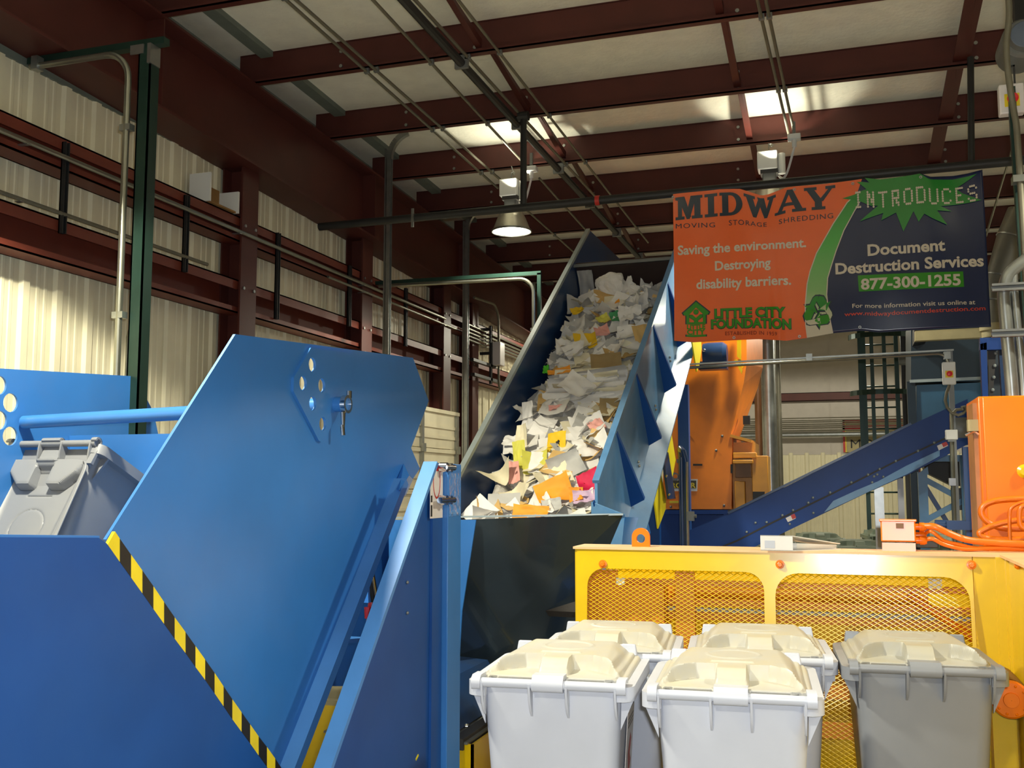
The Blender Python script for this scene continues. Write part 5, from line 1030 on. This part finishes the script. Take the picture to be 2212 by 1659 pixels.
for k in range(7):
    z0 = .006 + k*(hb*.42-.012)/7; z1 = z0 + (hb*.42-.012)/7 - .001; g = .03*(k/7)
    b.hexa([bb(.006, 0, z0 + g*.3) + dn*.03, bb(Lb-.004-.002*(k % 2), 0, z0 + g*.3) + dn*.03, bb(Lb-.004-.002*(k % 2), 0, z0) + dn*(.27+.003*(k % 3)), bb(.006, 0, z0) + dn*.27], [bb(.006, 0, z1 + g*.5) + dn*.03, bb(Lb-.004-.002*(k % 2), 0, z1 + g*.5) + dn*.03, bb(Lb-.004-.002*(k % 2), 0, z1) + dn*(.27+.003*(k % 3)), bb(.006, 0, z1) + dn*.27])
b.build('paper_stack', 'white', bi, smooth=0)
for f in (.3, .5, .8):
    b = MB(); b.tube([bb(Lb*f, 0, 0) + dn*(.035 + .022*math.cos(t)) + AZ*(.03 + .022*math.sin(t)) for t in (2*math.pi*k/12 for k in range(13))], .002, 6); b.build('ring', 'chrome', bi)
b = MB(); b.hexa([bb(.02, -.001, .012), bb(Lb*.45, -.001, .012), bb(Lb*.45, 0, .012), bb(.02, 0, .012)], [bb(.02, -.001, hb*.66), bb(Lb*.45, -.001, hb*.66), bb(Lb*.45, 0, hb*.66), bb(.02, 0, hb*.66)]); b.build('spine_label', 'cream' if 'cream' in M else 'bin', bi)
# orange junction box
a = onZ(1904, 1190, ztp); c = onZ(1979, 1191, ztp)
ob = thing('cable_box', 'glossy orange terminal box with cable glands on top of the yellow guard', 'box', ((a.x+c.x)/2, a.y, ztp))
hb2 = onY(1904, 1121, a.y).z - ztp
b = MB(); b.box((a.x, a.y, ztp+.045), (c.x, a.y+.16, ztp+hb2)); b.build('case', 'orangegloss', ob, bevel=.006)
b = MB(); b.box((a.x-.006, a.y-.006, ztp+hb2-.012), (c.x+.006, a.y+.166, ztp+hb2)); b.build('lid', 'orangegloss', ob, bevel=.003)
b = MB(); b.box((a.x+.004, a.y+.004, ztp), (c.x-.002, a.y+.15, ztp+.04)); b.build('bracket', 'orangegloss', ob)
b = MB(); b.box((a.x+.07, a.y-.005, ztp+hb2-.045), (a.x+.105, a.y, ztp+hb2-.02)); b.build('latch', 'brown', ob)
ob.rotation_euler = (math.radians(-3), 0, math.radians(-3))
gy = a.y + .06
GL = [(c.x, gy, ztp+hb2-.035), (c.x, gy+.03, ztp+hb2-.075), (c.x, gy, ztp+hb2-.1)]
for g in GL:
    b = MB(); b.lathe(g, [(.016, 0), (.016, .018), (.021, .018), (.021, .038), (.016, .05), (.001, .05)], AX, 14); b.build('gland', 'orange', ob)
HS = [([(1991, 1130), (2020, 1138), (2050, 1152), (2090, 1166), (2150, 1172), (2240, 1176)], .016, 'thickest orange hose leaving the top gland of the orange terminal box'),
      ([(1991, 1136), (2012, 1148), (2040, 1168), (2075, 1177), (2110, 1184), (2160, 1186), (2240, 1188)], .0085, 'thin orange cable leaving the terminal box between the two thicker hoses'),
      ([(1991, 1156), (2015, 1164), (2040, 1176), (2085, 1186), (2130, 1184), (2180, 1183), (2240, 1192)], .0105, 'lowest orange hose from the terminal box, lying along the front edge of the guard top')]
for (l, r_, lab), g in zip(HS, GL):
    n_ = len(l); pts = [V(g) + AX*.045]
    for i, (x, y) in enumerate(l[1:]):
        p = onY(x, y, gy + .01*i - .02); p.z = max(p.z, ztp + r_ + .001); pts.append(p)
    sm = []
    for i in range(len(pts)-1):
        p0 = pts[max(0, i-1)]; p1 = pts[i]; p2 = pts[i+1]; p3 = pts[min(len(pts)-1, i+2)]
        for k in range(6):
            t = k/6; sm.append(.5*((2*p1) + (p2-p0)*t + (2*p0-5*p1+4*p2-p3)*t*t + (3*p1-p0-3*p2+p3)*t**3))
    sm.append(pts[-1]); b = MB(); b.tube(sm, r_, 12); tag(b.build('orange_hose', 'hose'), lab, 'hose', 'orange hoses on the guard')
b = MB(); p = onZ(1985, 1186, ztp); p.y += .12; b.hexa([(p.x, p.y, ztp), (p.x+.1, p.y, ztp), (p.x+.1, p.y+.06, ztp), (p.x, p.y+.06, ztp)], [(p.x, p.y, ztp+.065), (p.x+.1, p.y, ztp+.05), (p.x+.1, p.y+.06, ztp+.05), (p.x, p.y+.06, ztp+.065)])
tag(b.build('rubber_block', 'darkgrey', bevel=.004), 'dark rubber block beside the orange terminal box', 'block')
# ================================================================ ORANGE CONTROL CABINET AND ITS PIPES
YCB = 5.75
x0 = onY(2114, 900, YCB).x; zc1 = onY(2130, 856, YCB).z
cb = thing('control_cabinet', 'tall bright orange control cabinet at the right edge, behind the yellow guard', 'cabinet', (x0+.4, YCB, 0))
b = MB(); b.box((x0, YCB, .1), (x0+.8, YCB+.5, zc1)); b.build('case', 'orange', cb, bevel=.006)
b = MB(); b.box((x0+.018, YCB-.02, .15), (x0+.78, YCB, zc1-.004)); b.build('door', 'orange', cb, bevel=.006)
b = MB(); b.box((x0-.02, YCB+.06, .1), (x0, YCB+.3, zc1-.03)); b.build('side_panel', mat('faded_side_paint', (176, 120, 70), .4, var=.2), cb)  # side panel coloured tan, unlike the orange case
b = MB(); p = onY(2112, 918, YCB); b.box((x0-.05, YCB+.02, p.z-.03), (x0, YCB+.08, p.z+.03)); b.build('top_knob', 'beige', cb)
b = MB(); b.tube([(x0-.06, YCB+.05, p.z-.05), (x0-.02, YCB+.03, p.z-.03), (x0, YCB+.03, p.z-.05)], .008, 8); b.build('padlock_hasp', 'chrome', cb)
b = MB(); c = onY(2212, 1018, YCB-.03); b.lathe((c.x, YCB-.02, c.z), [(.03, 0), (.035, .02), (.02, .03), (.001, .03)], (0, -1, 0), 16); b.build('selector_knob', 'yellow', cb)
b = MB(); b.box((x0+.1, YCB+.05, 0), (x0+.7, YCB+.45, .1)); b.build('plinth', 'stickblk', cb)
def smooth(pts, n=6):
    out = []
    for i in range(len(pts)-1):
        p0 = pts[max(0, i-1)]; p1 = pts[i]; p2 = pts[i+1]; p3 = pts[min(len(pts)-1, i+2)]
        for k in range(n):
            t = k/n; out.append(.5*((2*p1) + (p2-p0)*t + (2*p0-5*p1+4*p2-p3)*t*t + (3*p1-p0-3*p2+p3)*t**3))
    return out + [pts[-1]]
for l, yy, r_, lab in (([(2230, 1078), (2190, 1078), (2150, 1082), (2126, 1092), (2120, 1108), (2132, 1126), (2160, 1139), (2200, 1142), (2235, 1138)], YCB-.09, .016, 'upper coil of orange hose looping across the front of the orange cabinet'),
                       ([(2230, 1121), (2190, 1125), (2150, 1134), (2122, 1146), (2116, 1154), (2130, 1162), (2170, 1166), (2235, 1164)], YCB-.14, .015, 'lower coil of orange hose at the foot of the orange cabinet'),
                       ([(2240, 1080), (2205, 1086), (2186, 1096), (2181, 1110), (2181, 1140), (2182, 1172)], YCB-.2, .009, 'thin orange cable bending down to the guard top in front of the cabinet'),
                       ([(2235, 1088), (2212, 1092), (2203, 1102), (2203, 1130), (2212, 1142), (2235, 1150)], YCB-.22, .012, 'short loop of orange hose at the right picture edge')):
    b = MB(); b.tube(smooth([onY(x, y, yy) for x, y in l]), r_, 12); tag(b.build('orange_hose', 'hose'), lab, 'hose', 'orange hoses by the cabinet')
YPI = 5.95
for l, r_, lab in (([(2188, 865), (2183, 800), (2170, 660), (2170, 625), (2180, 592), (2215, 562), (2260, 535)], .034, 'left, thicker one of two shiny pipes rising from the orange cabinet'), ([(2212, 865), (2208, 800), (2194, 660), (2190, 600), (2196, 575), (2250, 530)], .02, 'right, thinner one of two shiny pipes rising from the orange cabinet')):
    b = MB(); b.tube(smooth([onY(x, y, YPI) for x, y in l]), r_, 18); tag(b.build('shiny_pipe', 'chrome' if False else 'galv'), lab, 'pipe', 'pipes above the cabinet')
for y, lab in ((622, 'upper slotted strut clamping the two shiny pipes'), (721, 'lower slotted strut clamping the two shiny pipes')):
    p = onY(2142, y, YPI-.06); q = onY(2260, y-3, YPI-.06); b = MB(); b.box((p.x, YPI-.08, p.z-.02), (q.x, YPI-.045, p.z-.008)); b.box((p.x, YPI-.08, p.z+.008), (q.x, YPI-.045, p.z+.02)); b.box((p.x, YPI-.05, p.z-.02), (q.x, YPI-.045, p.z+.02)); tag(b.build('slotted_strut', 'grey', smooth=0), lab, 'strut', 'struts across the shiny pipes')
# blue steel frame behind the pipes
YBF = 7.4
bf = thing('blue_frame', 'deep blue perforated steel frame behind the shiny pipes', 'frame', (onY(2130, 850, YBF).x, YBF, 0))
def fb(l, m='blueconv', name='upright', y=0, t=.06): b = MB(); b.prism(py_(l, YBF+y), (0, t, 0)); b.build(name, m, bf, smooth=0)
fb([(2117, 732), (2131, 732), (2136, 900), (2124, 900)]); fb([(2117, 730), (2260, 724), (2260, 752), (2117, 756)], name='top_beam'); fb([(2158, 756), (2166, 756), (2176, 900), (2168, 900)], 'bluedark', 'brace', .05)
fb([(2134, 756), (2152, 756), (2142, 900), (2138, 900)], 'stickblk', 'chain_guard', .08, .02); fb([(2130, 756), (2260, 752), (2260, 900), (2134, 900)], 'navyteal', 'back_plate', .3, .02)
for y in (763, 790, 815, 842): 
    q = MB(); q.ball(onY(2151-(y-763)*.08, y, YBF+.07), .012, 8); q.build('bolt', 'edge', bf)
p = onY(2094, 1000, YBF); b = MB(); b.box((p.x-.035, YBF+.02, 0), (p.x+.03, YBF+.08, onY(2094, 965, YBF).z)); b.build('front_post', 'bluedark', bf)
b = MB(); p = onY(2130, 900, YBF); b.box((p.x-.03, YBF+.01, 0), (p.x+.04, YBF+.05, p.z)); b.box((p.x+.7, YBF+.01, 0), (p.x+.78, YBF+.3, p.z+.6)); b.build('leg', 'bluedark', bf)
b = MB(); c = onY(2070, 1135, YBF); b.box((c.x-.07, YBF, c.z-.03), (c.x+.09, YBF+.1, c.z+.03)); b.tube([(c.x-.07, YBF+.05, c.z), (c.x-.14, YBF+.05, c.z)], .035, 12); b.build('gearbox', 'bluedark', bf)
# grey cone duct behind
YCD = 9.6
l = [onY(2225, 470, YCD), onY(2196, 520, YCD), onY(2164, 600, YCD), onY(2150, 650, YCD), onY(2149, 700, YCD)]
co = thing('cone_duct', 'big dull grey tapered duct descending at the right of the banner', 'duct', l[2])
b = MB(); b.tube(l, [.2, .17, .13, .1, .09], 22); b.build('shell', 'conddull', co)
for k in (1, 2, 3):
    q = MB(); d = (l[k+1]-l[k-1]).normalized()*.006; q.tube([l[k]-d, l[k]+d], [.176, .135, .105][k-1], 22); q.build('seam_ring', 'galv', co)
b = MB(); p = l[4]; b.tube([p, p - AZ*.12], .11, 20); b.tube([p - AZ*.02, p - AZ*.06], .125, 20); b.build('collar', 'beige', co)
b = MB(); p = onY(2165, 800, YCD); b.box((l[4].x-.05, YCD-.05, 0), (l[4].x+.05, YCD+.05, l[4].z-.12)); b.build('stand', 'stickblk', co)
b = MB(); b.prism(py_([(2192, 520), (2260, 470), (2260, 720), (2192, 720)], YCD+.4), (0, .05, 0)); b.box((onY(2192, 600, YCD+.4).x, YCD+.42, 0), (onY(2192, 600, YCD+.4).x+.1, YCD+.45, 3)); tag(b.build('blue_bin_wall', 'navyteal', smooth=0), 'dark blue steel panel behind the tapered duct at the right edge', 'panel')
# pole with conduit and stop box at the upper right
YPO = 6.3
po = thing('service_pole', 'dark strut pole with a pale conduit, rising to the roof at the right edge', 'pole', onY(2205, 700, YPO))
t = [(2190, 300), (2199, 420), (2211, 560)]
b = MB(); p0, p1 = onY(2188, 250, YPO+.05), onY(2209, 560, YPO+.05); dd = p1-p0; b.bar(p0 - dd*.2, p0 + dd*1.6, .04, .04, AY); b.build('strut', 'green', po)
b = MB(); b.tube(smooth([onY(x, y, YPO-.02) for x, y in ((2176, -40), (2180, 30), (2174, 100), (2178, 160), (2190, 240), (2198, 300), (2214, 560), (2226, 800))]), .018, 12); b.build('conduit', 'conddull', po)
b = MB(); c = onY(2204, 386, YPO-.03); b.box((c.x-.04, YPO-.05, c.z-.02), (c.x+.04, YPO+.03, c.z+.02)); b.build('strap', 'galv', po)
estop(onY(2186, 212, YPO+.06), .9, 'pale emergency stop box high on the pole at the upper right edge', 'sticker', ht=.1)
b = MB(); p = onY(2180, 165, YPO+.1); b.box((p.x-.02, YPO+.08, p.z-.1), (p.x-.01, YPO+.09, p.z+.06)); b.box((p.x+.02, YPO+.08, p.z-.1), (p.x+.03, YPO+.09, p.z+.06)); b.box((p.x-.02, YPO+.08, p.z+.05), (p.x+.03, YPO+.09, p.z+.06)); b.build('bracket', 'black', po)
c = onY(2212, 80, 7.2)
fa = thing('fan_motor', 'round blue-grey motor hung under the roof at the upper right corner', 'motor', c)
b = MB(); b.lathe(c, [(.001, .05), (.09, .05), (.1, .0), (.12, -.0), (.135, -.02), (.135, -.3), (.001, -.3)], (0, -1, 0), 28); b.build('casing', 'grey', fa)
b = MB(); b.lathe(c, [(.001, .06), (.085, .055), (.09, .05)], (0, -1, 0), 28); b.build('end_cap', mat('blue_grey_cap', (96, 108, 126), .4), fa)
b = MB(); b.box((c.x-.03, c.y+.1, c.z+.12), (c.x+.03, c.y+.2, zb(7.3)+.1)); b.build('hanger', 'black', fa)
c = onY(2130, 510, 9.9); a = onRoof(2190, 310); b = MB(); b.tube([a, c], .01, 8); tag(b.build('guy_wire', 'conddull'), 'thin slanting cable between the service pole and the banner edge', 'cable')
# ================================================================ WHEELED BINS
WB, DB, HB = .30, .65, 1.0
def ss(t): t = max(0., min(1., t)); return t*t*(3-2*t)
def rr2(hx, y0, y1, r, n=5): return rrect(-hx, y0, hx, y1, r, n)
REC = [(-.235, .03), (-.235, .09), (-.205, .155), (-.13, .225), (.13, .225), (.205, .155), (.235, .09), (.235, .03)]
def inset(poly, x, y):                      # clockwise convex outline: positive inside
    d = 9
    for (ax, ay), (bx, by) in zip(poly, poly[1:] + poly[:1]):
        ex, ey = bx-ax, by-ay; L = math.hypot(ex, ey); d = min(d, ((y-ay)*ex - (x-ax)*ey)/L*-1)
    return d
PLT = [(-.15, .30), (-.13, .60), (.13, .60), (.15, .30)]
LY0, LX = .042, .268
def lid_h(x, y, d):
    h = .012*ss(d/.008) + .013*ss((d-.022)/.01) + .012*ss((d-.045)/.02) + .034*ss((inset([(-.235, .10), (-.2, .62), (.2, .62), (.235, .10)], x, y) + .02)/.07)
    rcs = ss((inset(REC, x, y))/.014) * ss((abs(x)-.05)/.008)
    h = h*(1-rcs) + .018*rcs
    r = math.hypot(x, (y-.43)); h += .004*math.exp(-((r-.095)/.006)**2)
    if abs(x) < .075: h += .006*math.exp(-((y-.262)/.005)**2)
    return h
def make_lid(LY0=LY0):
    nx_, ny_, r = 110, 120, .07; vs = []; b = MB()
    for j in range(ny_+1):
        y = LY0 + (DB-LY0)*j/ny_; e = min(y-LY0, DB-y); hw = LX
        if e < r: hw = LX - r + math.sqrt(max(0, r*r-(r-e)**2))
        hw = max(hw, LX-r)
        for i in range(nx_+1):
            x = hw*(2*i/nx_-1); vs.append(V((x, y, lid_h(x, y, min(hw-abs(x), e)))))
    fs = [(j*(nx_+1)+i, j*(nx_+1)+i+1, (j+1)*(nx_+1)+i+1, (j+1)*(nx_+1)+i) for j in range(ny_) for i in range(nx_)]
    return b.add(vs, fs)
def make_bin(label, loc, rotz, group, mb='bin', ml='binlid', angle=0, tilt=None, scale=1, ly0=LY0):
    t = thing('wheeled_bin', label, 'bin', loc, group, rotz); t.scale = (scale,)*3
    if tilt is not None: t.rotation_euler = tilt
    b = MB(); secs = [(.06, .185, .10, .50), (.10, .195, .09, .51), (.9, .248, .035, .585), (.985, .255, .03, .60)]
    rings = [[(x, y, z) for x, y in rr2(hx, y0, y1, .06)] for z, hx, y0, y1 in secs]; n_ = len(rings[0])
    inn = [[(x, y, z) for x, y in rr2(hx-.008, y0+.008, y1-.008, .055)] for z, hx, y0, y1 in secs[::-1]]
    allr = rings + inn; vs = [V(p) for g in allr for p in g]
    fs = [(i*n_+k, i*n_+(k+1) % n_, (i+1)*n_+(k+1) % n_, (i+1)*n_+k) for i in range(len(allr)-1) for k in range(n_)] + [tuple(range(n_))[::-1], tuple(range((len(allr)-1)*n_, len(allr)*n_))]
    b.add(vs, fs); b.build('body', mb, t, smooth=45, local=True)
    b = MB()                                                       # rim: a U-shaped band open at the handle
    o_ = [(-.232, 0)] + [(-.25 + .05*math.cos(a), .05 + .05*math.sin(a)) for a in (math.radians(270-15*k) for k in range(7))] + [(-.24 + .06*math.cos(a), DB-.05 + .06*math.sin(a)) for a in (math.radians(180-15*k) for k in range(7))]
    o_ = o_ + [(-x, y) for x, y in o_[::-1]]
    i_ = [(.232, .05), (.245, .06), (.25, .57), (.22, .6), (-.22, .6), (-.25, .57), (-.245, .06), (-.232, .05)]
    b.shape(flat([o_ + i_], .025), (0, 0, .975), AX, AY, AZ); b.build('rim', mb, t, local=True, bevel=.006)
    for sx in (-1, 1):
        b = MB(); b.prism([V((sx*.296, .07, .952)), V((sx*.25, .07, .952)), V((sx*.246, .07, .84))], (0, .012, 0)); b.build('gusset', mb, t, local=True); b = MB(); b.prism([V((sx*.296, .5, .952)), V((sx*.25, .5, .952)), V((sx*.246, .5, .84))], (0, .012, 0)); b.build('gusset', mb, t, local=True)
        b = MB(); b.box((sx*.305-.004, .47, .86), (sx*.305+.004, .506, .955)); b.box((sx*.305-.004, .505, .88), (sx*.305+.004, .53, .955)); b.build('comb_hook', 'white', t, local=True)
    b = MB(); b.cyl((-.262, -.004, HB), (.262, -.004, HB), .0165, 18); b.build('handle_bar', mb, t, local=True, smooth=50)
    for x in (-.238, -.066, .066, .238):
        pr = [(-.022, 1.0), (-.02, .98), (-.008, .935), (.012, .9), (.036, .88), (.04, .985), (.0, 1.0)]
        b = MB(); b.prism([V((x-.004, y, z)) for y, z in pr], (.008, 0, 0)); b.build('handle_rib', mb, t, local=True)
    L = make_lid(ly0).build('lid', ml, t, smooth=40, local=True)
    so = L.modifiers.new('thick', 'SOLIDIFY'); so.thickness = .01; so.offset = -1
    L.location = (0, 0, HB); OFF[L] = V((0, 0, 0))
    for sx in (-1, 1):
        b = MB(); b.hexa([V((sx*.215-.035, DB-.05, .012)), V((sx*.215+.035, DB-.05, .012)), V((sx*.215+.035, DB-.02, .012)), V((sx*.215-.035, DB-.02, .012))], [V((sx*.215-.028, DB-.042, .056)), V((sx*.215+.028, DB-.042, .056)), V((sx*.215+.028, DB-.024, .056)), V((sx*.215-.028, DB-.024, .056))])
        b.box((sx*.215+sx*-.03-.01, DB-.03, .012), (sx*.215+sx*-.03+.01, DB+.005, .05)); b.build('lid_grip', mb, L, local=True, bevel=.004)
    def strap(x0, x1, y1, h):
        pr = [(y1, h), (.0, h+.002), (-.016, .018), (-.023, .004), (-.022, -.014), (-.014, -.023), (0, -.026), (.004, -.018), (-.012, -.012), (-.014, .0), (-.008, .012), (.004, .016), (y1, h-.02)]
        b = MB(); b.prism([V((x0, y-.004, z)) for y, z in pr], (x1-x0, 0, 0)); b.build('hinge_strap', mb, L, local=True, smooth=40)
    strap(-.056, .056, ly0+.02, .03); strap(-.275, -.243, ly0+.03, .024); strap(.243, .275, ly0+.03, .024)
    if angle: L.location = (0, -.004, HB); L.rotation_euler = (math.radians(angle), 0, 0)
    for sx in (-1, 1):
        b = MB(); b.lathe((sx*.2, .06, .1), [(.001, -.025), (.09, -.025), (.1, -.015), (.1, .015), (.09, .025), (.001, .025)], AX, 22); b.build('wheel', 'darkgrey', t, local=True)
    b = MB(); b.cyl((-.2, .06, .1), (.2, .06, .1), .012, 8); b.build('axle', 'grey', t, local=True)
    return t
def binloc(px, py, d):
    p = at(px, py, d); return (p.x, p.y, 0), p.z
def dup(src, label, loc, rotz, group=None, swap=None, sc=1):
    r = src.copy(); C.objects.link(r); r.location = loc; r.rotation_euler = (0, 0, rotz); r['label'] = label; r.scale = (sc,)*3
    if group: r['group'] = group
    def rec(o, par):
        for ch in list(o.children):
            c = ch.copy(); C.objects.link(c); c.parent = par
            if swap and c.type == 'MESH':
                for s_ in c.material_slots:
                    if s_.material.name in swap:
                        m_ = swap[s_.material.name]; s_.link = 'OBJECT'; s_.material = m_
            rec(ch, c)
    rec(src, r); return r
(l0, z0) = binloc(1184, 1461, 3.57)
b0 = make_bin('light grey wheeled bin, left one of the front pair, printed label on its side', l0, YAW - math.radians(13), 'grey wheeled bins')
GB = 'grey wheeled bins'
(l1, _) = binloc(1578, 1474, 3.36); dup(b0, 'light grey wheeled bin, right one of the front pair', l1, YAW - math.radians(13.7), GB)
def camxz(x, z): p = EYE + RT*x + FW*z; return (p.x, p.y, 0)
dup(b0, 'light grey wheeled bin in the second row, behind the left front bin', camxz(.375, 4.27), YAW - math.radians(12), GB)
dup(b0, 'light grey wheeled bin in the second row, behind the right front bin', camxz(1.0, 4.17), YAW - math.radians(12), GB)
SW = {M['bin'].name: M['bindark'], M['binlid'].name: M['bindarklid']}
(l2, _) = binloc(1998, 1421, 3.84); dup(b0, 'darker grey wheeled bin standing apart at the right of the row', l2, YAW - math.radians(14), GB, SW)
SG = {M['bin'].name: M['bingreen'], M['binlid'].name: M['bingreen']}
for k, (x, y, d, lab) in enumerate(((1700, 1172, 10.9, 'green-grey wheeled bin in the far row, hidden but for its lid behind the ring binder'), (1862, 1166, 10.9, 'green-grey wheeled bin in the far row, its lid showing left of the orange terminal box'), (1925, 1146, 13.6, 'green-grey wheeled bin farthest back, its lid above the others left of the terminal box'), (2040, 1152, 12.2, 'green-grey wheeled bin in the far row, its lid showing under the braced blue stand'), (1775, 1160, 12.6, 'green-grey wheeled bin in the far row, its lid edge right of the ring binder'))):
    p = at(x, y, d); dup(b0, lab, (p.x, p.y, 0), YAW - math.radians(10), 'far bins behind the guard', SG, 1.02)
# label on the side of the left front bin
for ob_ in (b0,):
    b = MB(); b.hexa([V((.2505, .24, .45)), V((.2505, .46, .45)), V((.252, .46, .45)), V((.252, .24, .45))], [V((.262, .24, .86)), V((.262, .46, .86)), V((.2635, .46, .86)), V((.2635, .24, .86))])
    b.v = [V((p.x - .03 - (.86-p.z)*.01 + (.001), p.y, p.z)) for p in b.v]; b.v = [V((.2245 + (p.z-.45)*.064 + (.002 if i % 4 in (2, 3) else 0), p.y, p.z)) for i, p in enumerate(b.v)]
    b.build('side_label', 'sticker', ob_, local=True, label='white printed label')
    def sx(z): return .2245 + (z-.45)*.064 + .0028
    b = MB(); b.add([V((sx(z), y, z)) for y, z in ((.30, .7), (.36, .77), (.40, .74), (.37, .69), (.41, .66), (.34, .57), (.33, .64))], [(0, 1, 2, 3, 4, 5, 6)]); b.build('label_emblem', 'stickred', ob_, local=True)
    b = MB()
    for z in (.83, .815, .8, .53, .51, .49): b.add([V((sx(z), .27, z)), V((sx(z), .43, z)), V((sx(z+.006), .43, z+.006)), V((sx(z+.006), .27, z+.006))], [(0, 1, 2, 3)])
    b.build('label_lines', 'grey', ob_, local=True)
# bin held in the tipper, leaning away with its lid hanging open
q0 = onX(117, 957, 0) if False else None
Rr = at(213, 957, 5.25); Ll = at(22, 964, 5.25)
Xr = Rr.x; pt = onX(137, 1160, Xr); uu = V((0, pt.y-Rr.y, pt.z-Rr.z)).normalized()   # runs down the back of the bin
phi = math.atan2(-uu.y, -uu.z)
cb_ = (Rr + onX(22, 964, Xr-.52))*.5
cb_ = V((Xr-.29, Rr.y, Rr.z))
sc_ = 1.06
ang = -phi
rot = Matrix.Rotation(ang, 3, 'X'); off = rot @ V((0, -.004, HB))*sc_
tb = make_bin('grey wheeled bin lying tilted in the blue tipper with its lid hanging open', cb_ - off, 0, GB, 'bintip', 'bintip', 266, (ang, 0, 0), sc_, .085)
